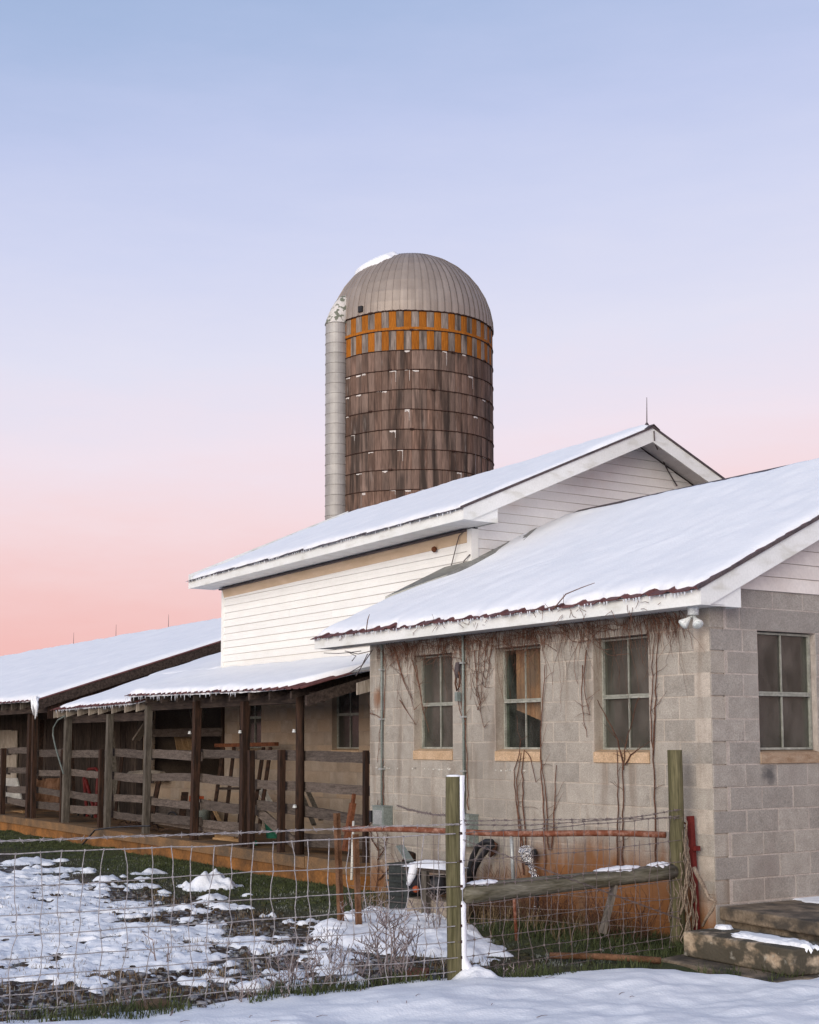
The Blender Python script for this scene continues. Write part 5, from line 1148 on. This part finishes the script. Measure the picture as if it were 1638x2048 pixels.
climber(0,0,[[(1243,1760),(1245,1690),(1247,1600),(1246,1535),(1249,1500),(1256,1470),(1270,1420),(1278,1395)],[(1247,1540),(1242,1510),(1235,1480),(1215,1440),(1195,1400)],[(1235,1750),(1236,1650),(1237,1560),(1234,1500)],[(1250,1530),(1262,1510),(1282,1495)]], 'forked vine growing up over the third window', 5, r0=.009)
climber(0,0,[[(1312,1740),(1311,1650),(1308,1560),(1306,1500),(1301,1440),(1304,1370),(1306,1300),(1310,1260)],[(1306,1510),(1309,1450),(1311,1380),(1313,1300),(1318,1265)]], 'tall vine climbing right of the third window', 6, r0=.009)
climber(0,0,[[(1166,1330),(1164,1380),(1167,1430),(1174,1475)],[(1172,1300),(1168,1350),(1172,1400),(1180,1430)]], 'short vine hanging left of the third window', 7, r0=.006)
climber(0,0,[[(960,1280),(957,1330),(953,1380),(958,1410)],[(975,1280),(968,1340),(962,1400),(955,1420)],[(985,1290),(978,1330),(970,1375)],[(948,1300),(954,1360),(960,1410),(968,1455)]], 'bunch of vines hanging between the first and second window', 8, r0=.006, br_n=9)
climber(0,0,[[(790,1300),(800,1340),(815,1375),(826,1400)],[(795,1310),(805,1360),(820,1390),(828,1420)],[(800,1400),(815,1425),(832,1450)],[(825,1320),(838,1370),(846,1420),(858,1465)],[(832,1330),(842,1390),(850,1440)]], 'vines trailing down over the first window', 9, r0=.006, br_n=4)
climber(0,0,[[(745,1820),(755,1760),(757,1700),(752,1650),(756,1600)],[(756,1720),(768,1700),(776,1670)],[(756,1700),(744,1680),(738,1650)],[(757,1760),(780,1735),(800,1725)]], 'leafless sapling growing at the left corner of the block house', 10, r0=.009, br_n=12)
# pale vines round the corner post
rr = random.Random(31); pv = MB()
for k in range(20):
    z = rr.uniform(-.02,.35); g = rr.uniform(-1.9,1.2); pts = []; top = rr.uniform(.55,1.25); w_ = rr.uniform(-1.2,1.2); r1 = rr.uniform(.075,.19)
    while z < top:
        pts.append((F2.x+r1*math.cos(g)+rr.uniform(-.012,.012), F2.y+r1*math.sin(g)*.8+rr.uniform(-.012,.012)+.02, z)); z += rr.uniform(.05,.09); g += w_*.05+rr.uniform(-.3,.3); r1 = max(.074, r1+rr.uniform(-.02,.014))
    n = len(pts); r0 = rr.uniform(.004,.010); pv.tube(pts, [r0*(1-.5*i/n) for i in range(n)], 5)
tag(pv.build('post_vine', M['vine_pale'], None, True), 'tangle of pale woody vines wrapped round the corner fence post', 'vine')
def twigs_on(parent_label, name, pts_list, label, mat='vine'):
    mb = MB()
    for p, d, n in pts_list: q = wander(p, d, n, .04, .45, rr); mb.tube(q, [.0034*(1-.5*i/len(q)) for i in range(len(q))], 3, False)
    return tag(mb.build(name, M[mat], None), label, 'vine', kind='stuff')
twigs_on('', 'fascia_vine', [((x, EY-.02, rr.uniform(3.03,3.15)), (rr.uniform(-1,1), -.05, rr.uniform(-1,.4)), rr.randint(1,4)) for x in [rr.gauss(c_, .09) for c_ in (-5.9,-4.2,-3.9,-3.2,-3.0,-2.1,-1.7,-1.55,-1.4,-1.0,-.6,-.45) for _ in range(4)]], 'thin vine ends clinging to the white fascia')
lt = MB()
for x, z, dx in ((-5.3,3.2,-.1),(-1.75,3.18,.5)): lt.tube([(x,EY-.06,z-.05),(x+dx*.3,EY-.02,z+.09),(x+dx*.7,EY+.02,z+.14),(x+dx,EY+.05,z+.17)], [.006,.006,.005,.003], 4)
tag(lt.build('roof_twig', M['vine'], None), 'dead vine shoots sticking up through the roof snow', 'vine', kind='stuff')
dw = MB()
for path in (((648,1306),(675,1307),(700,1305),(722,1302)),((700,1306),(712,1312),(704,1322)),((745,1300),(725,1330),(700,1345)),((735,1308),(722,1335),(712,1352)),((690,1302),(716,1308),(742,1302))):
    dw.tube([P(x,y,-.12) for x,y in path], .006, 4)
tag(dw.build('loose_wires', M['drip'], None), 'loose dark wires dangling below the far eave end of the block house', 'wire', kind='stuff')
db = MB(); rd = random.Random(12)
for k in range(22):
    y = rd.uniform(-5.5,-.9); x = edge_x(y)+.1+rd.random()*1.6; z = snow_z(x, y)[0]+.003
    g = rd.uniform(0, 3.14); l = rd.uniform(.02,.09); d_ = Vector((math.cos(g)*l, math.sin(g)*l, .006)); db.tube([Vector((x,y,z)), Vector((x,y,z+.006))+d_*.5, Vector((x,y,z))+d_], [.0022,.002,.001], 3)
tag(db.build('snow_litter', M['vine'], None), 'tiny twigs and straw littered over the foreground snow', 'litter', kind='stuff')
# cable hanging at the barn corner
tag(MB().tube([P(934,1058,1.76), P(918,1072,1.74), P(913,1090,1.74), P(903,1130,1.74), P(897,1146,1.74)], .007, 5).build('loose_cable', M['drip'], None), 'loose dark cable hanging down the white clapboards', 'cable')
tag(MB().tube([P(940,1109,1.76), P(928,1122,1.74), P(926,1135,1.74), P(931,1150,1.7)], .008, 5).build('loose_cable', M['drip'], None), 'short bent cable beside the white corner post', 'cable')
gc = [at(1308,862,'X',bXR+.012), at(1309,880,'X',bXR+.012), at(1311,890,'X',bXR-.1)]+[at(x,y,'X',GX+.03) for x,y in ((1318,905),(1335,940),(1354,972))]
tag(MB().tube(gc, .010, 5).build('gable_cable', M['drip'], None), 'dark lightning cable running down the white gable', 'cable')
q = P(871,1099,1.77); ib = MB().lathe(q, [(.035,0),(.045,.02),(.03,.05)], 10, Vector((0,-1,0))); ib.build('wall_knob', M['rust'], bn)

def weed(p, h, n, spread, label, seed, rad=.0055, sub=4, kind=None):
    rr = random.Random(seed); mb = MB()
    def grow(p, d, l, r_, lev):
        m_ = max(3, int(l/.05)); pts = wander(p, d, m_, l/m_, .16, rr, Vector((0,0,.05))); mb.tube(pts, [r_*(1-.55*i/m_) for i in range(m_+1)], 4 if lev == 0 else 3, False)
        if lev < 2:
            for k in range(sub if lev == 0 else sub-1):
                i = rr.randint(m_//3, m_); q = pts[i]; dd = Vector((rr.uniform(-1,1), rr.uniform(-1,1), rr.uniform(.3,1.2))); grow(q, dd, l*rr.uniform(.28,.5), r_*.75, lev+1)
    for k in range(n):
        g = rr.uniform(0, 6.28); s_ = rr.random()*spread
        grow(Vector(p)+Vector((math.cos(g)*s_*.3, math.sin(g)*s_*.3, -.03)), Vector((math.cos(g)*s_, math.sin(g)*s_, 1)), h*rr.uniform(.55,1), rad, 0)
    return tag(mb.build('dead_weed', M['twig'], None), label, 'weed', None if kind else 'frosted dead weeds along the fence', kind)
weed((-.36,-4.02,0), .42, 13, .75, 'frosted dead weed clump under the fence at left', 1)
weed((-.36,-3.10,0), .56, 9, .5, 'tallest frosted dead shrub just left of the mossy post', 2, .008, 5)
weed((-.45,-3.55,0), .36, 10, .9, 'low frosted weed between the two larger clumps', 3)
weed((-1.05,-3.30,0), .34, 7, .6, 'thin dead weed behind the fence in front of the snow heap', 4)
weed((-2.05,-4.28,0), .26, 2, .4, 'forked bare stalk standing alone in the yard snow', 5, .009, 2)
weed((-3.0,-1.75,.1), .26, 9, 1.0, 'drooping dead weed on the snow heap by the stakes', 6)
weed((-2.35,-1.35,.1), .34, 9, .8, 'brushy dead weed on the snow heap before the pump', 7)
weed((-.22,-4.55,0), .20, 8, 1.1, 'short dry weed at the fence foot left of the clump', 8, kind='stuff')
weed((-2.9,-4.0,0), .12, 3, .6, 'tiny dry sprig in the yard snow', 9, .005, 2, 'stuff')
weed((-.25,-5.2,0), .16, 6, 1.2, 'low dry sprigs at the fence foot near the left edge', 10, kind='stuff')
weed((.05,-2.35,0), .12, 6, 1.0, 'low dry sprigs right of the mossy post', 11, kind='stuff')

def blades(name, spots, mat, label, cat, seed, hmin=.03, hmax=.08, w_=.005):
    rr = random.Random(seed); V = []; F = []
    for x, y in spots:
        z = gz(x, y)-.01; h = rr.uniform(hmin, hmax); g = rr.uniform(0, 6.28); b = rr.uniform(.2, 1.0)*h; dx, dy = math.cos(g), math.sin(g); n = len(V)
        px_, py_ = -dy*w_, dx*w_
        V += [(x-px_,y-py_,z),(x+px_,y+py_,z),(x+px_*.7+dx*b*.35,y+py_*.7+dy*b*.35,z+h*.6),(x-px_*.7+dx*b*.35,y-py_*.7+dy*b*.35,z+h*.6),(x+dx*b,y+dy*b,z+h)]
        F += [(n,n+1,n+2,n+3),(n+3,n+2,n+4)]
    me = bpy.data.meshes.new(name); me.from_pydata(V, [], F); me.update(); return tag(obj(name, me, M[mat]), label, cat, kind='stuff')
rg = random.Random(77); S = []
while len(S) < 22000:
    x = -rg.random()**1.0*20; y = -.12-abs(rg.gauss(0,1))*.9
    if y < -3 or x > -5.0 and y > -.02: continue
    if x > -5.2: continue
    if rg.random() < .5+1.1*fbm(x*1.1,y*1.1,5): S.append((x,y))
blades('yard_grass', S, 'grass', 'dull green grass along the foot of the porch deck', 'grass', 3, .018, .05)
S = []
while len(S) < 4200:
    x = rg.uniform(-2.3,.2); y = -.04-abs(rg.gauss(0,1))*.42
    if y < -1.3 or x > -.1 and y > -.9 and x > .15: continue
    S.append((x,y))
while len(S) < 6500:
    y = rg.uniform(-6.5,-.6); x = edge_x(y)-.05-abs(rg.gauss(0,1))*.22
    if fbm(x*2,y*2,7) > -.15: S.append((x,y))
blades('wall_grass', S, 'grass', 'dark green grass tuft under the block wall by the corner post', 'grass', 4, .04, .13)
S = [(rg.uniform(-5.0,-1.0), -.08-abs(rg.gauss(0,1))*.30) for _ in range(1700)]
blades('dry_stalks', S, 'straw', 'dry straw and stalks at the foot of the block wall', 'straw', 5, .05, .26, .0045)
S = []
while len(S) < 15000:
    x, y = -rg.random()**1.6*13-.05, rg.uniform(-6.4,-.5)
    if fbm(x*1.6,y*1.6,17) > -.12: S.append((x,y))
S2 = [(x, y) for x, y in ((-rg.random()**1.5*9-.3, rg.uniform(-6.2,-2.0)) for _ in range(9000)) if fbm(x*2.3,y*2.3,27) > .08]
blades('grass_tips', S2, 'straw', 'dry grass tips poking through the yard snow', 'grass', 8, .05, .10, .003)
blades('frosted_turf', S, 'frost_grass', 'short frosted grass showing between the snow patches', 'grass', 6, .015, .045, .004)
bs = MB(); rr = random.Random(9)
for k in range(420):
    x = rr.uniform(-3.3,-.6); p = (x, -.05-rr.random()*.35, -.02); q = wander(p, (rr.uniform(-.8,.8), rr.uniform(-.3,.3), 1), rr.randint(5,14), .05, .35, rr, Vector((0,0,-.03))); r_ = rr.uniform(.002,.0042); bs.tube(q, [r_*(1-.5*i/len(q)) for i in range(len(q))], 3, False)
tag(bs.build('brush_tangle', M['vine'], None), 'reddish brown brush growing against the clay stained wall', 'brush', kind='stuff')
cl = MB()                                                    # clods of mud in the yard
for k in range(2200):
    x, y = rg.uniform(-9,-.1), rg.uniform(-6.2,-.7)
    r_ = rg.uniform(.012,.045); c_ = Vector((x,y,gz(x,y)+r_*.1)); base = len(cl.v); m_ = 6
    for i, (zz, q) in enumerate(((-.4,.8),(.1,1.0),(.5,.6))):
        for j in range(m_): g = 6.283*j/m_+i*.5; s_ = r_*q*rg.uniform(.7,1.3); cl.v.append((x+s_*math.cos(g), y+s_*math.sin(g), c_.z+zz*r_))
    for i in range(2):
        for j in range(m_): cl.f.append((base+i*m_+j, base+i*m_+(j+1)%m_, base+(i+1)*m_+(j+1)%m_, base+(i+1)*m_+j))
    cl.f.append(tuple(base+2*m_+j for j in range(m_)))
tag(cl.build('mud_clods', M['ground'], None, True), 'clods of dark mud scattered between the snow patches', 'mud', kind='stuff')
